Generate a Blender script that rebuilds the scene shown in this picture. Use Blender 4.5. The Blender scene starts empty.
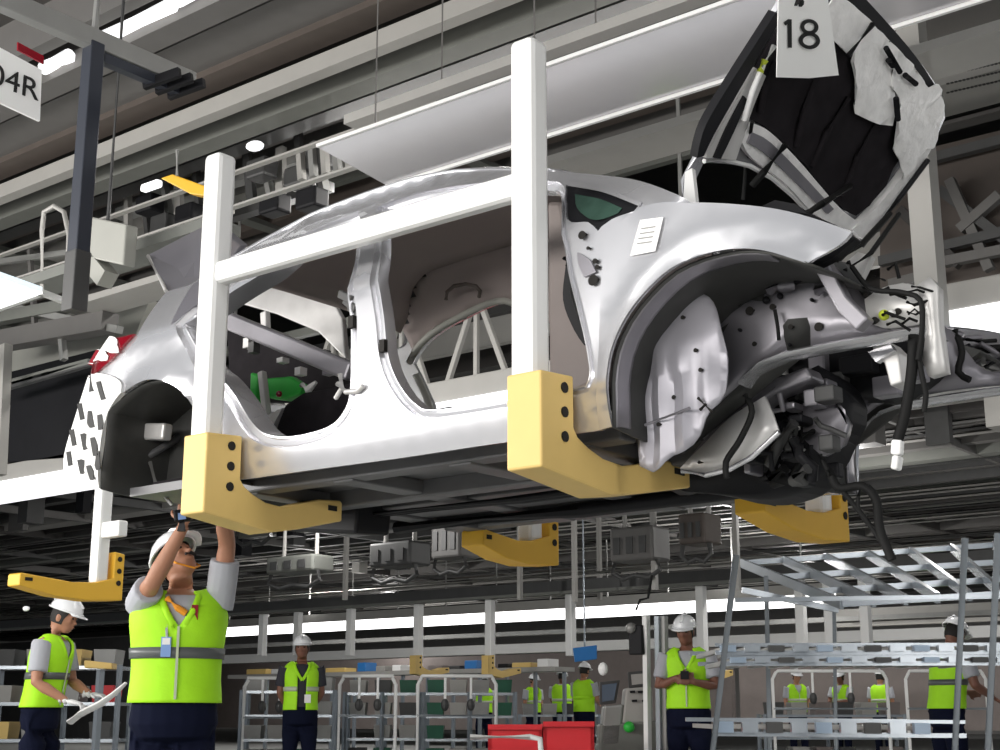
import bpy, bmesh, math, random
from mathutils import Vector, Matrix
from mathutils.geometry import delaunay_2d_cdt
R = math.radians
random.seed(7)
SC = bpy.context.scene
COL = SC.collection

# ------------------------------------------------------------------ camera, world, lights, exposure
F, PITCH, H = 1400.0, R(13.6504), 0.9
CX = Vector((0.78072189, 0.62487865, 0.0))           # camera right; world X = along the line, world Y = across it
CF0 = Vector((-0.62487865, 0.78072189, 0.0))
CF = CF0 * math.cos(PITCH) + Vector((0, 0, math.sin(PITCH)))
CU = -CF0 * math.sin(PITCH) + Vector((0, 0, math.cos(PITCH)))
cd = bpy.data.cameras.new('camera'); cam = bpy.data.objects.new('camera', cd); COL.objects.link(cam)
cd.lens = 36.0 * F / 1000; cd.sensor_width = 36; cd.clip_end = 300; cd.clip_start = 0.05
M3 = Matrix((CX, CU, -CF)).transposed()
cam.matrix_world = Matrix.Translation((0, 0, H)) @ M3.to_4x4()
SC.camera = cam
SC.view_settings.view_transform = 'Standard'; SC.view_settings.look = 'None'
SC.view_settings.gamma = 1; SC.view_settings.use_curve_mapping = False
SC.view_settings.exposure = 0.0
SC.cycles.use_denoising = True
SC.cycles.max_bounces = 6
w = bpy.data.worlds.new('hall_air'); SC.world = w; w.use_nodes = True
w.node_tree.nodes['Background'].inputs[0].default_value = (0.86, 0.93, 1.0, 1)
w.node_tree.nodes['Background'].inputs[1].default_value = 0.24

def area(name, loc, size, power, target, color=(1, 0.97, 0.93)):
    l = bpy.data.lights.new(name, 'AREA'); l.shape = 'RECTANGLE'; l.size, l.size_y = size
    l.energy = power; l.color = color
    o = bpy.data.objects.new(name, l); COL.objects.link(o); o.location = loc
    o.rotation_euler = (Vector(target) - Vector(loc)).to_track_quat('-Z', 'Y').to_euler()
    return o
# hall luminaires, with unseen side lights added to brighten the car
area('unseen_aisle_light', (-5.0, -2.6, 2.7), (15.0, 0.9), 760, (-3.0, 3.4, 2.0))  # added low side light, stands in for light off a bright wall
area('unseen_aisle_light', (-3.0, 1.3, 5.2), (9.0, 0.2), 50, (-3.0, 3.0, 0.0))
area('unseen_aisle_light', (3.4, 2.2, 3.0), (0.6, 6.0), 90, (-2.0, 4.2, 2.0))
area('unseen_aisle_light', (-11.5, 0.2, 3.0), (6.0, 0.7), 330, (-5.0, 3.4, 2.1))  # added to brighten the rear quarter, no known lamp there
area('line_luminaire', (-4.0, 7.6, 5.0), (9.0, 0.2), 150, (-4.0, 5.4, 3.0))
area('bay_luminaire', (-22.0, 26.0, 4.25), (36.0, 0.25), 520, (-22.0, 26.0, 0))
area('bay_luminaire', (-30.0, 40.0, 7.0), (50.0, 0.4), 5000, (-30.0, 40.0, 0))
def lamp(loc, power):
    l = bpy.data.lights.new('bay_lamp', 'POINT'); l.energy = power; l.shadow_soft_size = 0.07; l.color = (1, 0.98, 0.95)
    o = bpy.data.objects.new('bay_lamp', l); COL.objects.link(o); o.location = loc
for (x, y, z, e) in [(-13.0, 12.5, 3.4, 260), (-5.0, 13.0, 3.4, 260), (-17.0, 17.0, 3.5, 330), (-8.0, 17.5, 3.5, 330), (0.5, 15.0, 3.5, 260),
                     (-24.0, 23.0, 3.5, 400), (-13.0, 23.0, 3.5, 400), (-3.0, 23.0, 3.5, 400), (-30.0, 32.0, 3.6, 500), (-16.0, 32.0, 3.6, 500)]:
    lamp((x, y, z), e * 0.36)

# ------------------------------------------------------------------ helpers
def at(px, py, X=None, Y=None, Z=None, d=None):
    """point of the place seen at (px, py) with one world coordinate (or the depth d) known"""
    v = CX * (px - 500) + CU * (375 - py) + CF * F
    if X is not None: t = X / v.x
    elif Y is not None: t = Y / v.y
    elif Z is not None: t = (Z - H) / v.z
    else: t = d / F
    return Vector((0, 0, H)) + v * t

def mat(name, col, rough=0.55, metal=0.0, emit=0.0, noise=0.0, scale=6.0, bump=0.0, coat=0.0, spec=0.5, alpha=None):
    m = bpy.data.materials.new(name); m.use_nodes = True; nt = m.node_tree
    b = nt.nodes['Principled BSDF']
    c = (*col, 1)
    b.inputs['Base Color'].default_value = c; b.inputs['Roughness'].default_value = rough
    b.inputs['Metallic'].default_value = metal; b.inputs['Coat Weight'].default_value = coat
    b.inputs['Specular IOR Level'].default_value = spec
    if emit:
        b.inputs['Emission Color'].default_value = c; b.inputs['Emission Strength'].default_value = emit
    if noise or bump:
        tc = nt.nodes.new('ShaderNodeTexCoord'); n = nt.nodes.new('ShaderNodeTexNoise')
        n.inputs['Scale'].default_value = scale; n.inputs['Detail'].default_value = 5
        nt.links.new(tc.outputs['Object'], n.inputs['Vector'])
        if noise:
            r = nt.nodes.new('ShaderNodeMapRange'); r.inputs[3].default_value = 1 - noise; r.inputs[4].default_value = 1 + noise
            mx = nt.nodes.new('ShaderNodeVectorMath'); mx.operation = 'SCALE'; mx.inputs[0].default_value = col
            nt.links.new(n.outputs[0], r.inputs[0]); nt.links.new(r.outputs[0], mx.inputs['Scale'])
            nt.links.new(mx.outputs[0], b.inputs['Base Color'])
        if bump:
            bp = nt.nodes.new('ShaderNodeBump'); bp.inputs['Strength'].default_value = bump; bp.inputs['Distance'].default_value = 0.01
            nt.links.new(n.outputs[0], bp.inputs['Height']); nt.links.new(bp.outputs[0], b.inputs['Normal'])
    if alpha is not None:
        b.inputs['Alpha'].default_value = alpha
    return m

M = dict(
    silver=mat('silver_paint', (0.74, 0.74, 0.77), 0.25, 0.7, noise=0.03, coat=0.5),
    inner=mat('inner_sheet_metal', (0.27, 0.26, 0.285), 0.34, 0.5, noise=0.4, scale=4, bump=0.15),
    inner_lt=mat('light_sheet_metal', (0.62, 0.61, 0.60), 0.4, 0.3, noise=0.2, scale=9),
    toe=mat('violet_grey_sheet_metal', (0.40, 0.39, 0.43), 0.42, 0.3, noise=0.22, scale=5, bump=0.2),
    shaded_sealer=mat('shade_darkened_sealer', (0.05, 0.05, 0.048), 0.6, 0.1, noise=0.5, scale=7, bump=0.3),  # sealer coloured near black, shade of the wheel house put into it
    under=mat('underbody_sealant', (0.13, 0.13, 0.135), 0.5, 0.2, noise=0.4, scale=5),
    black=mat('black_plastic', (0.010, 0.010, 0.012), 0.55, noise=0.3, spec=0.2),
    blackmat=mat('black_felt', (0.014, 0.012, 0.014), 0.9, noise=0.6, scale=12, bump=0.5, spec=0.15),
    rubber=mat('black_rubber', (0.01, 0.01, 0.01), 0.65, spec=0.2),
    headliner=mat('brown_grey_headliner', (0.40, 0.34, 0.325), 0.9, noise=0.1, scale=3),
    white=mat('white_carrier_paint', (0.82, 0.82, 0.81), 0.35, noise=0.03),
    yellow=mat('yellow_padding', (0.80, 0.56, 0.19), 0.55, noise=0.06, scale=8),
    yellow2=mat('golden_yellow_padding', (0.80, 0.46, 0.04), 0.55, noise=0.06),
    hole=mat('dark_hole', (0.01, 0.008, 0.006), 0.8),
    foil_lit_sheet=mat('white_foil_lit_sheet', (0.88, 0.87, 0.86), 0.35, 0.15, noise=0.18, scale=22, bump=0.8),  # also on silver sheet, where the whiteness stands in for light
    paper=mat('white_paper', (0.92, 0.92, 0.91), 0.7, noise=0.02),
    ink=mat('black_ink', (0.01, 0.01, 0.01), 0.7),
    glass=mat('green_glass', (0.045, 0.09, 0.07), 0.08, noise=0.4, scale=14),
    red=mat('red_lens', (0.25, 0.005, 0.015), 0.15, coat=0.6),
    green=mat('green_plastic', (0.02, 0.42, 0.04), 0.5, noise=0.3),
    duct=mat('grey_duct', (0.13, 0.125, 0.12), 0.55, 0.1, noise=0.12),
    duct_d=mat('dark_duct', (0.045, 0.041, 0.039), 0.6, 0.1, noise=0.2),
    duct_l=mat('pale_grey_steel', (0.38, 0.37, 0.35), 0.5, 0.1, noise=0.08),
    duct_g=mat('green_grey_steel', (0.165, 0.17, 0.155), 0.55, 0.1, noise=0.12),
    steel=mat('grey_steel', (0.30, 0.30, 0.29), 0.45, 0.3, noise=0.15),
    steel_d=mat('dark_grey_steel', (0.065, 0.065, 0.065), 0.5, 0.2, noise=0.2),
    brown=mat('brown_steel', (0.08, 0.064, 0.055), 0.6, noise=0.2),
    taupe=mat('taupe_panel', (0.20, 0.17, 0.16), 0.7, noise=0.12),
    column=mat('blue_black_steel', (0.035, 0.04, 0.055), 0.45, 0.2, noise=0.1),
    tray=mat('glossy_grey_sheet', (0.60, 0.59, 0.62), 0.18, 0.35, noise=0.04),
    tube=mat('lit_tube', (1.0, 1.0, 0.99), 0.5, emit=3.0),
    tube_soft=mat('lit_diffuser', (0.98, 0.99, 1.0), 0.5, emit=1.1),
    ceil=mat('dark_ceiling', (0.035, 0.033, 0.03), 0.8, noise=0.2),
    floor=mat('sealed_concrete', (0.42, 0.43, 0.42), 0.35, noise=0.1, scale=0.6),
    wall=mat('hall_wall_sheet', (0.45, 0.44, 0.43), 0.7, noise=0.08),
    skin=mat('skin', (0.42, 0.20, 0.12), 0.55, noise=0.06, scale=20),
    skin_d=mat('dark_skin', (0.20, 0.085, 0.055), 0.55, noise=0.06, scale=20),
    vest=mat('lime_vest', (0.42, 0.88, 0.01), 0.7, noise=0.10, scale=9, bump=0.9),
    band=mat('grey_reflective_band', (0.10, 0.11, 0.11), 0.4, noise=0.1),
    band_l=mat('silver_reflective_band', (0.5, 0.55, 0.4), 0.4, noise=0.1),
    shirt=mat('grey_shirt', (0.42, 0.43, 0.47), 0.85, noise=0.08, scale=9, bump=0.8),
    shirt_d=mat('dark_shirt', (0.03, 0.03, 0.04), 0.85, noise=0.1),
    navy=mat('navy_trousers', (0.006, 0.008, 0.022), 0.9, noise=0.2, bump=0.3, spec=0.1),
    helmet=mat('white_helmet', (0.85, 0.86, 0.88), 0.25, coat=0.4),
    hair=mat('black_hair', (0.012, 0.01, 0.009), 0.7, noise=0.3, scale=60),
    glove=mat('white_glove', (0.75, 0.75, 0.75), 0.85, noise=0.05, scale=30),
    eye=mat('eye', (0.03, 0.02, 0.015), 0.2),
    redplastic=mat('red_plastic', (0.62, 0.012, 0.02), 0.45, noise=0.1),
    greenbin=mat('dark_green_bin', (0.01, 0.10, 0.055), 0.5, noise=0.2),
    blue=mat('blue_plastic', (0.03, 0.20, 0.55), 0.5),
    screen=mat('monitor_glass', (0.10, 0.13, 0.18), 0.15),
    galv=mat('galvanised_tube', (0.42, 0.46, 0.50), 0.25, 0.6, noise=0.1),
    rollblue=mat('blue_grey_roller', (0.30, 0.38, 0.48), 0.35, 0.2),
    orange=mat('orange_cloth', (0.85, 0.33, 0.02), 0.7),
    badge=mat('blue_badge', (0.25, 0.40, 0.75), 0.4),
    greyplate=mat('violet_grey_panel', (0.16, 0.155, 0.175), 0.4, 0.2, noise=0.06),
    lightbox=mat('grey_cabinet', (0.34, 0.34, 0.31), 0.55, noise=0.06),
    lampglass=mat('blue_white_diffuser', (0.80, 0.92, 1.0), 0.5, emit=0.75),
    yellowsign=mat('amber_sheet', (0.75, 0.42, 0.02), 0.5),
    yellowdot=mat('lime_cap', (0.65, 0.75, 0.05), 0.5),
)

def basis(d, up=Vector((0, 0, 1))):
    d = d.normalized()
    if abs(d.dot(up)) > 0.98: up = Vector((0, 1, 0))
    x = d.cross(up).normalized(); y = x.cross(d).normalized()
    return x, y, d

class MB:
    def __init__(s): s.v = []; s.f = []
    def add(s, vs, fs):
        n = len(s.v); s.v += [Vector(v) for v in vs]; s.f += [tuple(i + n for i in f) for f in fs]; return s
    def box(s, lo, hi):
        (a, b, c), (d, e, f) = lo, hi
        return s.add([(a,b,c),(d,b,c),(d,e,c),(a,e,c),(a,b,f),(d,b,f),(d,e,f),(a,e,f)],
                     [(0,3,2,1),(4,5,6,7),(0,1,5,4),(1,2,6,5),(2,3,7,6),(3,0,4,7)])
    def beam(s, p, q, w, h=None, up=Vector((0, 0, 1))):
        p, q = Vector(p), Vector(q); h = h or w; x, y, _ = basis(q - p, up)
        vs = [c + x * (i * w / 2) + y * (j * h / 2) for c in (p, q) for i, j in ((-1,-1),(1,-1),(1,1),(-1,1))]
        return s.add(vs, [(3,2,1,0),(4,5,6,7),(0,1,5,4),(1,2,6,5),(2,3,7,6),(3,0,4,7)])
    def tube(s, pts, rad, n=10, caps=True, up=Vector((0, 0, 1)), squash=None):
        pts = [Vector(p) for p in pts]
        if not isinstance(rad, (list, tuple)): rad = [rad] * len(pts)
        vs = []; N = len(pts); xp = None
        for i, p in enumerate(pts):
            t = (pts[min(i + 1, N - 1)] - pts[max(i - 1, 0)])
            if t.length < 1e-7: t = Vector((0, 0, 1))
            t.normalize()
            if xp is None: x, y, _ = basis(t, up)
            else:
                x = xp - t * xp.dot(t)
                x = x.normalized() if x.length > 1e-5 else basis(t, up)[0]
                y = t.cross(x)
            xp = x
            r = rad[i]; rx, ry = r if isinstance(r, (list, tuple)) else (r, r)
            for k in range(n):
                a = 2 * math.pi * k / n
                vs.append(p + x * (rx * math.cos(a)) + y * (ry * math.sin(a)))
        fs = [(i*n+k, i*n+(k+1)%n, (i+1)*n+(k+1)%n, (i+1)*n+k) for i in range(N-1) for k in range(n)]
        if caps: fs += [tuple(range(n))[::-1], tuple(range((N-1)*n, N*n))]
        return s.add(vs, fs)
    def cyl(s, p, q, r, n=16): return s.tube([p, q], r, n)
    def prism(s, poly, vec):
        n = len(poly); vec = Vector(vec); a = [Vector(p) for p in poly]
        return s.add(a + [p + vec for p in a], [tuple(range(n))[::-1], tuple(range(n, 2*n))] + [(i, (i+1)%n, n+(i+1)%n, n+i) for i in range(n)])
    def ball(s, c, r, n=10, m=8, mtx=None):
        rx, ry, rz = r if isinstance(r, (list, tuple)) else (r, r, r); c = Vector(c); vs = []
        for j in range(m + 1):
            t = math.pi * j / m
            for k in range(n):
                a = 2*math.pi*k/n
                v = Vector((rx*math.sin(t)*math.cos(a), ry*math.sin(t)*math.sin(a), rz*math.cos(t)))
                vs.append(c + (mtx @ v if mtx else v))
        return s.add(vs, [(j*n+k, (j+1)*n+k, (j+1)*n+(k+1)%n, j*n+(k+1)%n) for j in range(m) for k in range(n)])
    def build(s, name, m, parent=None, smooth=None, bevel=0.0, voxel=None, solid=None, weld=True):
        me = bpy.data.meshes.new(name); org = Vector((0, 0, 0))
        me.from_pydata([v[:] for v in s.v], [], s.f)
        bm = bmesh.new(); bm.from_mesh(me)
        if weld: bmesh.ops.remove_doubles(bm, verts=bm.verts, dist=1e-5)
        bmesh.ops.recalc_face_normals(bm, faces=bm.faces); bm.to_mesh(me); bm.free()
        o = bpy.data.objects.new(name, me); COL.objects.link(o)
        if isinstance(m, (list, tuple)):
            for q in m: me.materials.append(q)
        else: me.materials.append(m)
        if parent:
            o.parent = parent; o.matrix_parent_inverse = parent.matrix_basis.inverted()
        if voxel:
            md = o.modifiers.new('skin', 'REMESH'); md.mode = 'VOXEL'; md.voxel_size = voxel; md.use_smooth_shade = True
            sm = o.modifiers.new('soft', 'SMOOTH'); sm.iterations = 3; sm.factor = 0.5
        if solid:
            sd = o.modifiers.new('thick', 'SOLIDIFY'); sd.thickness = solid; sd.offset = 0
        if bevel:
            bv = o.modifiers.new('edge', 'BEVEL'); bv.width = bevel; bv.segments = 2; bv.limit_method = 'ANGLE'
        if smooth:
            for p in me.polygons: p.use_smooth = True
            me.set_sharp_from_angle(angle=R(smooth))
        if parent is None:      # origin at the base of the thing
            xs = [v.co for v in me.vertices]
            c = Vector((sum(v.x for v in xs)/len(xs), sum(v.y for v in xs)/len(xs), min(v.z for v in xs)))
            for v in me.vertices: v.co -= c
            o.location = c
        return o

def tag(o, label, cat, group=None, kind=None):
    if label: o['label'] = label
    if cat: o['category'] = cat
    if group: o['group'] = group
    if kind: o['kind'] = kind
    return o
def thing(name, loc, label, cat, group=None):
    e = bpy.data.objects.new(name, None); COL.objects.link(e); e.location = loc; e.empty_display_size = 0.1
    return tag(e, label, cat, group)
def structure(o): o['kind'] = 'structure'; return o
def part(o, label=None, kind=None):
    if label: o['label'] = label
    if kind: o['kind'] = kind
    return o
def copy_tree(o, offset, parent=None):
    c = o.copy(); COL.objects.link(c)
    if parent is None: c.location = o.location + Vector(offset)
    else: c.parent = parent
    for ch in [k for k in o.children]: copy_tree(ch, offset, c)
    return c
def text_part(name, body, size, origin, ux, uy, m, parent, depth=0.003, bold=0.0):
    cu = bpy.data.curves.new(name, 'FONT'); cu.body = body; cu.size = size; cu.extrude = depth; cu.offset = bold
    cu.align_x = 'CENTER'; cu.align_y = 'CENTER'
    t = bpy.data.objects.new(name, cu); COL.objects.link(t)
    me = bpy.data.meshes.new_from_object(t.evaluated_get(bpy.context.evaluated_depsgraph_get()))
    bpy.data.objects.remove(t)
    o = bpy.data.objects.new(name, me); COL.objects.link(o); me.materials.clear(); me.materials.append(m)
    ux, uy = Vector(ux), Vector(uy)
    W = Matrix((ux, uy, ux.normalized().cross(uy.normalized()))).transposed().to_4x4(); W.translation = Vector(origin)
    me.transform(W)
    if parent: o.parent = parent; o.matrix_parent_inverse = parent.matrix_basis.inverted()
    return o
ORD = ['first','second','third','fourth','fifth','sixth','seventh','eighth','ninth','tenth','eleventh','twelfth','thirteenth','fourteenth','fifteenth','sixteenth']

# ------------------------------------------------------------------ hall shell
structure(MB().box((-75, -14, -0.12), (14, 70, 0)).build('floor', M['floor']))
structure(MB().box((-75, 1.5, 9.0), (14, 70, 9.2)).build('ceiling', M['ceil']))
structure(MB().box((-75, 69.8, 0), (14, 70, 9.0)).build('wall_back', M['wall']))
structure(MB().box((-75.2, -14, 0), (-75, 70, 9.0)).build('wall_left', M['wall']))

# ------------------------------------------------------------------ the car body
rw = random.Random(11)
Y0, YF = 3.38, 5.05
YM = (Y0 + YF) / 2
AF, AR = (-1.87, 1.79, 0.40), (-4.43, 1.83, 0.37)     # wheel arch centres and radii
def gy(X, Z):
    """how far the body side lies inside the widest line"""
    g = 0.0
    if Z > 2.38: g += 0.50 * (Z - 2.38) + 0.6 * (Z - 2.38) ** 2
    if Z < 1.86: g += 1.6 * (1.86 - Z) ** 2
    if X < -4.60: g += 0.6 * (-4.60 - X) ** 2
    if X > -1.95: g += 0.35 * (X + 1.95) ** 2
    for (a, b, r) in (AF, AR):
        d = math.hypot(X - a, Z - b) - r
        if d > -0.05: g -= 0.030 * math.exp(-(d / 0.055) ** 2)
    return min(g, 0.42)
def side(px, py, extra=0.0):
    best = None
    lo_ = None
    for k in range(60):
        Y = Y0 - 0.08 + 0.012 * k
        p = at(px, py, Y=Y); e = Y - (Y0 + gy(p.x, p.z) + extra)
        if best is None or abs(e) < best[0]: best = (abs(e), Y)
        if e >= 0:
            if lo_ is not None:
                a, b = lo_, Y
                for _ in range(30):
                    m = (a + b) / 2; q = at(px, py, Y=m)
                    if m - (Y0 + gy(q.x, q.z) + extra) >= 0: b = m
                    else: a = m
                best = (0, b)
            break
        lo_ = Y
    p = at(px, py, Y=best[1]); return p.x, p.z
def smooth_poly(pts, step=0.025, corner=48, closed=True):
    n = len(pts); P = [Vector(p) for p in pts]; out = []
    def is_corner(i):
        if not closed and i in (0, n - 1): return True
        a = P[i] - P[i - 1]; b = P[(i + 1) % n] - P[i]
        return a.length < 1e-9 or b.length < 1e-9 or a.angle(b) > R(corner)
    for i in range(n if closed else n - 1):
        p1, p2 = P[i], P[(i + 1) % n]
        p0 = P[i - 1] if not is_corner(i) else p1 * 2 - p2
        p3 = P[(i + 2) % n] if not is_corner((i + 1) % n) else p2 * 2 - p1
        k = max(1, int((p2 - p1).length / step))
        for j in range(k):
            t = j / k
            out.append(0.5 * ((2*p1) + (p2-p0)*t + (2*p0-5*p1+4*p2-p3)*t*t + (3*p1-p0-3*p2+p3)*t**3))
    if not closed: out.append(P[-1])
    return out
def inside(p, poly):
    c = False; j = len(poly) - 1
    for i in range(len(poly)):
        a, b = poly[i], poly[j]
        if (a[1] > p[1]) != (b[1] > p[1]) and p[0] < (b[0]-a[0])*(p[1]-a[1])/(b[1]-a[1]) + a[0]: c = not c
        j = i
    return c
def fill2d(outer, holes, grid=0.05):
    verts, edges = [], []
    for loop in [outer] + holes:
        n = len(verts); verts += [Vector((p[0], p[1])) for p in loop]
        edges += [(n + i, n + (i + 1) % len(loop)) for i in range(len(loop))]
    nb = len(verts)
    x0, x1 = min(p[0] for p in outer), max(p[0] for p in outer); z0, z1 = min(p[1] for p in outer), max(p[1] for p in outer)
    x = x0 + grid / 2; row = 0
    while x < x1:
        z = z0 + grid * (0.5 if row % 2 else 0.25)
        while z < z1:
            if inside((x, z), outer) and not any(inside((x, z), h) for h in holes):
                if min((verts[i][0]-x)**2 + (verts[i][1]-z)**2 for i in range(nb)) > (grid*0.45)**2:
                    verts.append(Vector((x, z)))
            z += grid
        x += grid; row += 1
    vo, _, fo, _, _, _ = delaunay_2d_cdt(verts, edges, [], 0, 1e-6)
    keep = []
    for f in fo:
        c = sum((vo[i] for i in f), Vector((0, 0))) / len(f)
        if inside(c, outer) and not any(inside(c, h) for h in holes): keep.append(f)
    return vo, keep
def rim(mb, loop, prof, pos, inward=1):
    """sweep a (in-plane inset, depth) profile along a closed loop"""
    n = len(loop); area_ = sum(loop[i][0]*loop[(i+1)%n][1] - loop[(i+1)%n][0]*loop[i][1] for i in range(n))
    sg = (1 if area_ > 0 else -1) * inward
    nor = []
    for i in range(n):
        t = (Vector(loop[(i+1) % n]) - Vector(loop[i-1]))
        nn = Vector((-t.y, t.x)) * sg; nor.append(nn.normalized() if nn.length > 1e-9 else Vector((0, 0)))
    for _ in range(4): nor = [(nor[i-1] + nor[i]*2 + nor[(i+1) % n]).normalized() for i in range(n)]
    vs = []
    for (ins, dep) in prof:
        for i in range(n):
            q = Vector(loop[i][:2]) + nor[i] * ins; vs.append(pos(q, dep, loop[i]))
    fs = [(r*n+i, r*n+(i+1)%n, (r+1)*n+(i+1)%n, (r+1)*n+i) for r in range(len(prof)-1) for i in range(n)]
    mb.add(vs, fs)
def body_panel(name, outer_px, holes_px, m, parent, profs=None, mirror=False, grid=0.05, extra=0.0, lip=0.025):
    o2 = smooth_poly([side(*p) for p in outer_px]); hs = [smooth_poly([tuple(p) if isinstance(p, XZ) else side(*p) for p in h]) for h in holes_px]
    vo, fs = fill2d(o2, hs, grid); mb = MB()
    def pos(q, dep=0.0, ref=None):
        r = ref if ref is not None else q
        y = gy(r[0], r[1]) + dep + extra
        return Vector((q[0], (YF - y) if mirror else (Y0 + y), q[1]))
    mb.add([pos(v) for v in vo], fs)
    if lip: rim(mb, o2, [(0, 0), (0.004, lip * 0.4), (0.004, lip)], pos)
    for h, pr in zip(hs, profs or []):
        if pr: rim(mb, h, pr, pos)
    return mb.build(name, m, parent, smooth=42)

car = thing('car_body', (-3.2, YM, 1.72), 'bare silver hatchback body shell without doors or wheels, held up by yellow padded arms', 'car body')
SIDE = [(137,335),(166,292),(193,283),(215,268),(240,254),(262,241),(300,221),(350,200),(400,183),(430,176),(470,171),(515,170),(546,171),(590,174),(636,180),(676,194),(690,202),
        (648,206),(606,234),(604,260),(601,300),(598,380),(601,430),(500,443),(400,458),(318,469),(245,479),(222,478),(207,462),(203,440),(199,418),(190,401),(177,388),(160,380),(142,381),(123,393),(112,376),(90,376)]
RDOOR = [(176,325),(198,304),(232,280),(262,262),(290,241),(330,222),(358,211),(361,228),(359,260),(356,310),(357,350),(356,390),(349,415),(330,436),(292,447),(262,445),(244,431),(228,405),(212,385),(195,368)]
FDOOR = [(377,207),(420,193),(470,184),(515,181),(548,181),(562,184),(566,200),(568,235),(574,270),(584,310),(592,345),(595,375),(588,392),(560,400),(515,406),(432,418),(408,410),(389,385),(379,355),(374,310),(373,260),(375,225)]
QGLASS = [(566,184),(602,191),(639,205),(634,211),(612,219),(602,226),(598,231),(588,222),(567,219)]
JAMB = [(0,0),(0.004,0.012),(0.012,0.022),(0.030,0.024),(0.036,0.012),(0.042,0.012),(0.046,0.03),(0.048,0.12)]
JAMB2 = [(0,0),(0.003,0.012),(0.008,0.02),(0.022,0.022),(0.026,0.012),(0.030,0.012),(0.033,0.03),(0.035,0.06)]
FEND = [(606,234),(648,206),(690,203),(740,205),(780,210),(815,219),(853,232),(846,241),(826,254),(808,264),(790,258),(765,251),(735,249),(700,256),(670,270),(645,293),(625,320),(612,350),(607,380),(608,400),(613,427),(601,430),(598,380),(601,300),(604,260)]
BUMP = [(90,376),(112,376),(123,393),(110,412),(103,440),(100,470),(101,489),(84,486),(66,478),(66,455),(76,420)]
GLASSR = [(0,0),(0.0,0.02)]
class XZ(tuple): pass
FAR_R = [XZ((at(px, py, Y=4.83).x, at(px, py, Y=4.83).z)) for px, py in [(402,360),(412,350),(430,337),(463,321),(515,304)]] + [XZ(q) for q in [(-3.62,2.60),(-3.42,2.50),(-3.36,2.3),(-3.38,2.05),(-3.52,1.97),(-4.0,1.96),(-4.25,2.02),(-4.42,2.3)]]
for mir in (False, True):
    s = body_panel('body_side', SIDE, [FAR_R if mir else RDOOR, FDOOR, QGLASS], M['silver'], car, [GLASSR if mir else JAMB, JAMB2, GLASSR], mir)
    f = body_panel('fender', FEND, [], M['silver'], car, None, mir, extra=-0.006, lip=0.02)
    b = body_panel('bumper_cover', BUMP, [], M['foil_lit_sheet'] if False else M['white'], car, None, mir, extra=-0.01)
    if not mir: near_side, near_fender, near_bumper = s, f, b
# quarter window
def flat_patch(name, pts_px, m, parent, extra=0.0, thick=0.006, step=0.025, corner=48):
    P = smooth_poly([side(*p, extra) for p in pts_px], step, corner)
    vo, fs = fill2d(P, [], 0.05); mb = MB()
    f = lambda q, dep=0, ref=None: Vector((q[0], Y0 + gy(q[0], q[1]) + extra + dep, q[1]))
    mb.add([f(v) for v in vo], fs); rim(mb, P, [(0, 0), (0, thick)], f)
    return mb.build(name, m, parent, smooth=40)
qw = flat_patch('quarter_window', QGLASS, M['black'], car, 0.012)
flat_patch('pane', [(575,194),(600,199),(622,208),(618,213),(603,219),(590,219),(577,208)], M['glass'], qw, 0.008, 0.003)
flat_patch('window_trim', [(566,180),(602,187),(641,202),(639,206),(602,192),(566,185)], M['silver'], car, -0.008)
# bumper slots of the protective film
slot_px = [(88,389,96,378),(101,396,107,382),(76,412,80,398),(84,418,90,402),(94,424,98,408),(70,440,74,426),(82,446,86,432),(92,452,96,438),(69,466,73,450),(80,470,84,454),(90,478,94,462)]
for (x0, y0, x1, y1) in [(88,376,91,392),(98,382,103,400),(79,404,82,420),(89,412,92,428),(99,415,100,430),(71,430,74,446),(82,434,85,450),(92,438,95,456),(68,452,70,466),(79,460,82,474),(88,466,92,480),(97,452,98,470)]:
    w_ = 4.2
    flat_patch('film_slot', [(x0-w_/2,y0),(x0+w_/2,y0-1),(x1+w_/2,y1-1),(x1-w_/2,y1)], M['ink'], near_bumper, -0.014, 0.004, 0.03, 5)
# tail lamp
tl = flat_patch('tail_lamp', [(92,374),(88,364),(96,350),(116,338),(134,334),(118,352),(104,366)], M['red'], car, -0.012, 0.05)
for (x0, y0, x1, y1) in [(90,366,96,360),(99,352,106,358),(110,342,116,350)]:
    flat_patch('lamp_tape', [(x0-3,y0-3),(x0+4,y0-5),(x1+2,y1-2),(x1-5,y1+3)], M['paper'], tl, -0.018, 0.004, 0.03)
# paper on the fender
sheet = flat_patch('fender_sheet', [(640,220),(663,217),(655,251),(630,256)], M['paper'], None, -0.016, 0.003, 0.05)
tag(sheet, 'white paper sheet taped to the silver front fender behind the wheel arch', 'paper')
for i, yy in enumerate((228, 233, 238, 243)):
    flat_patch('print_line', [(641-i*1.4,yy),(655-i*1.2,yy-2),(655-i*1.2,yy-1),(641-i*1.4,yy+1)], M['steel'], sheet, -0.019, 0.002, 0.05)

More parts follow.
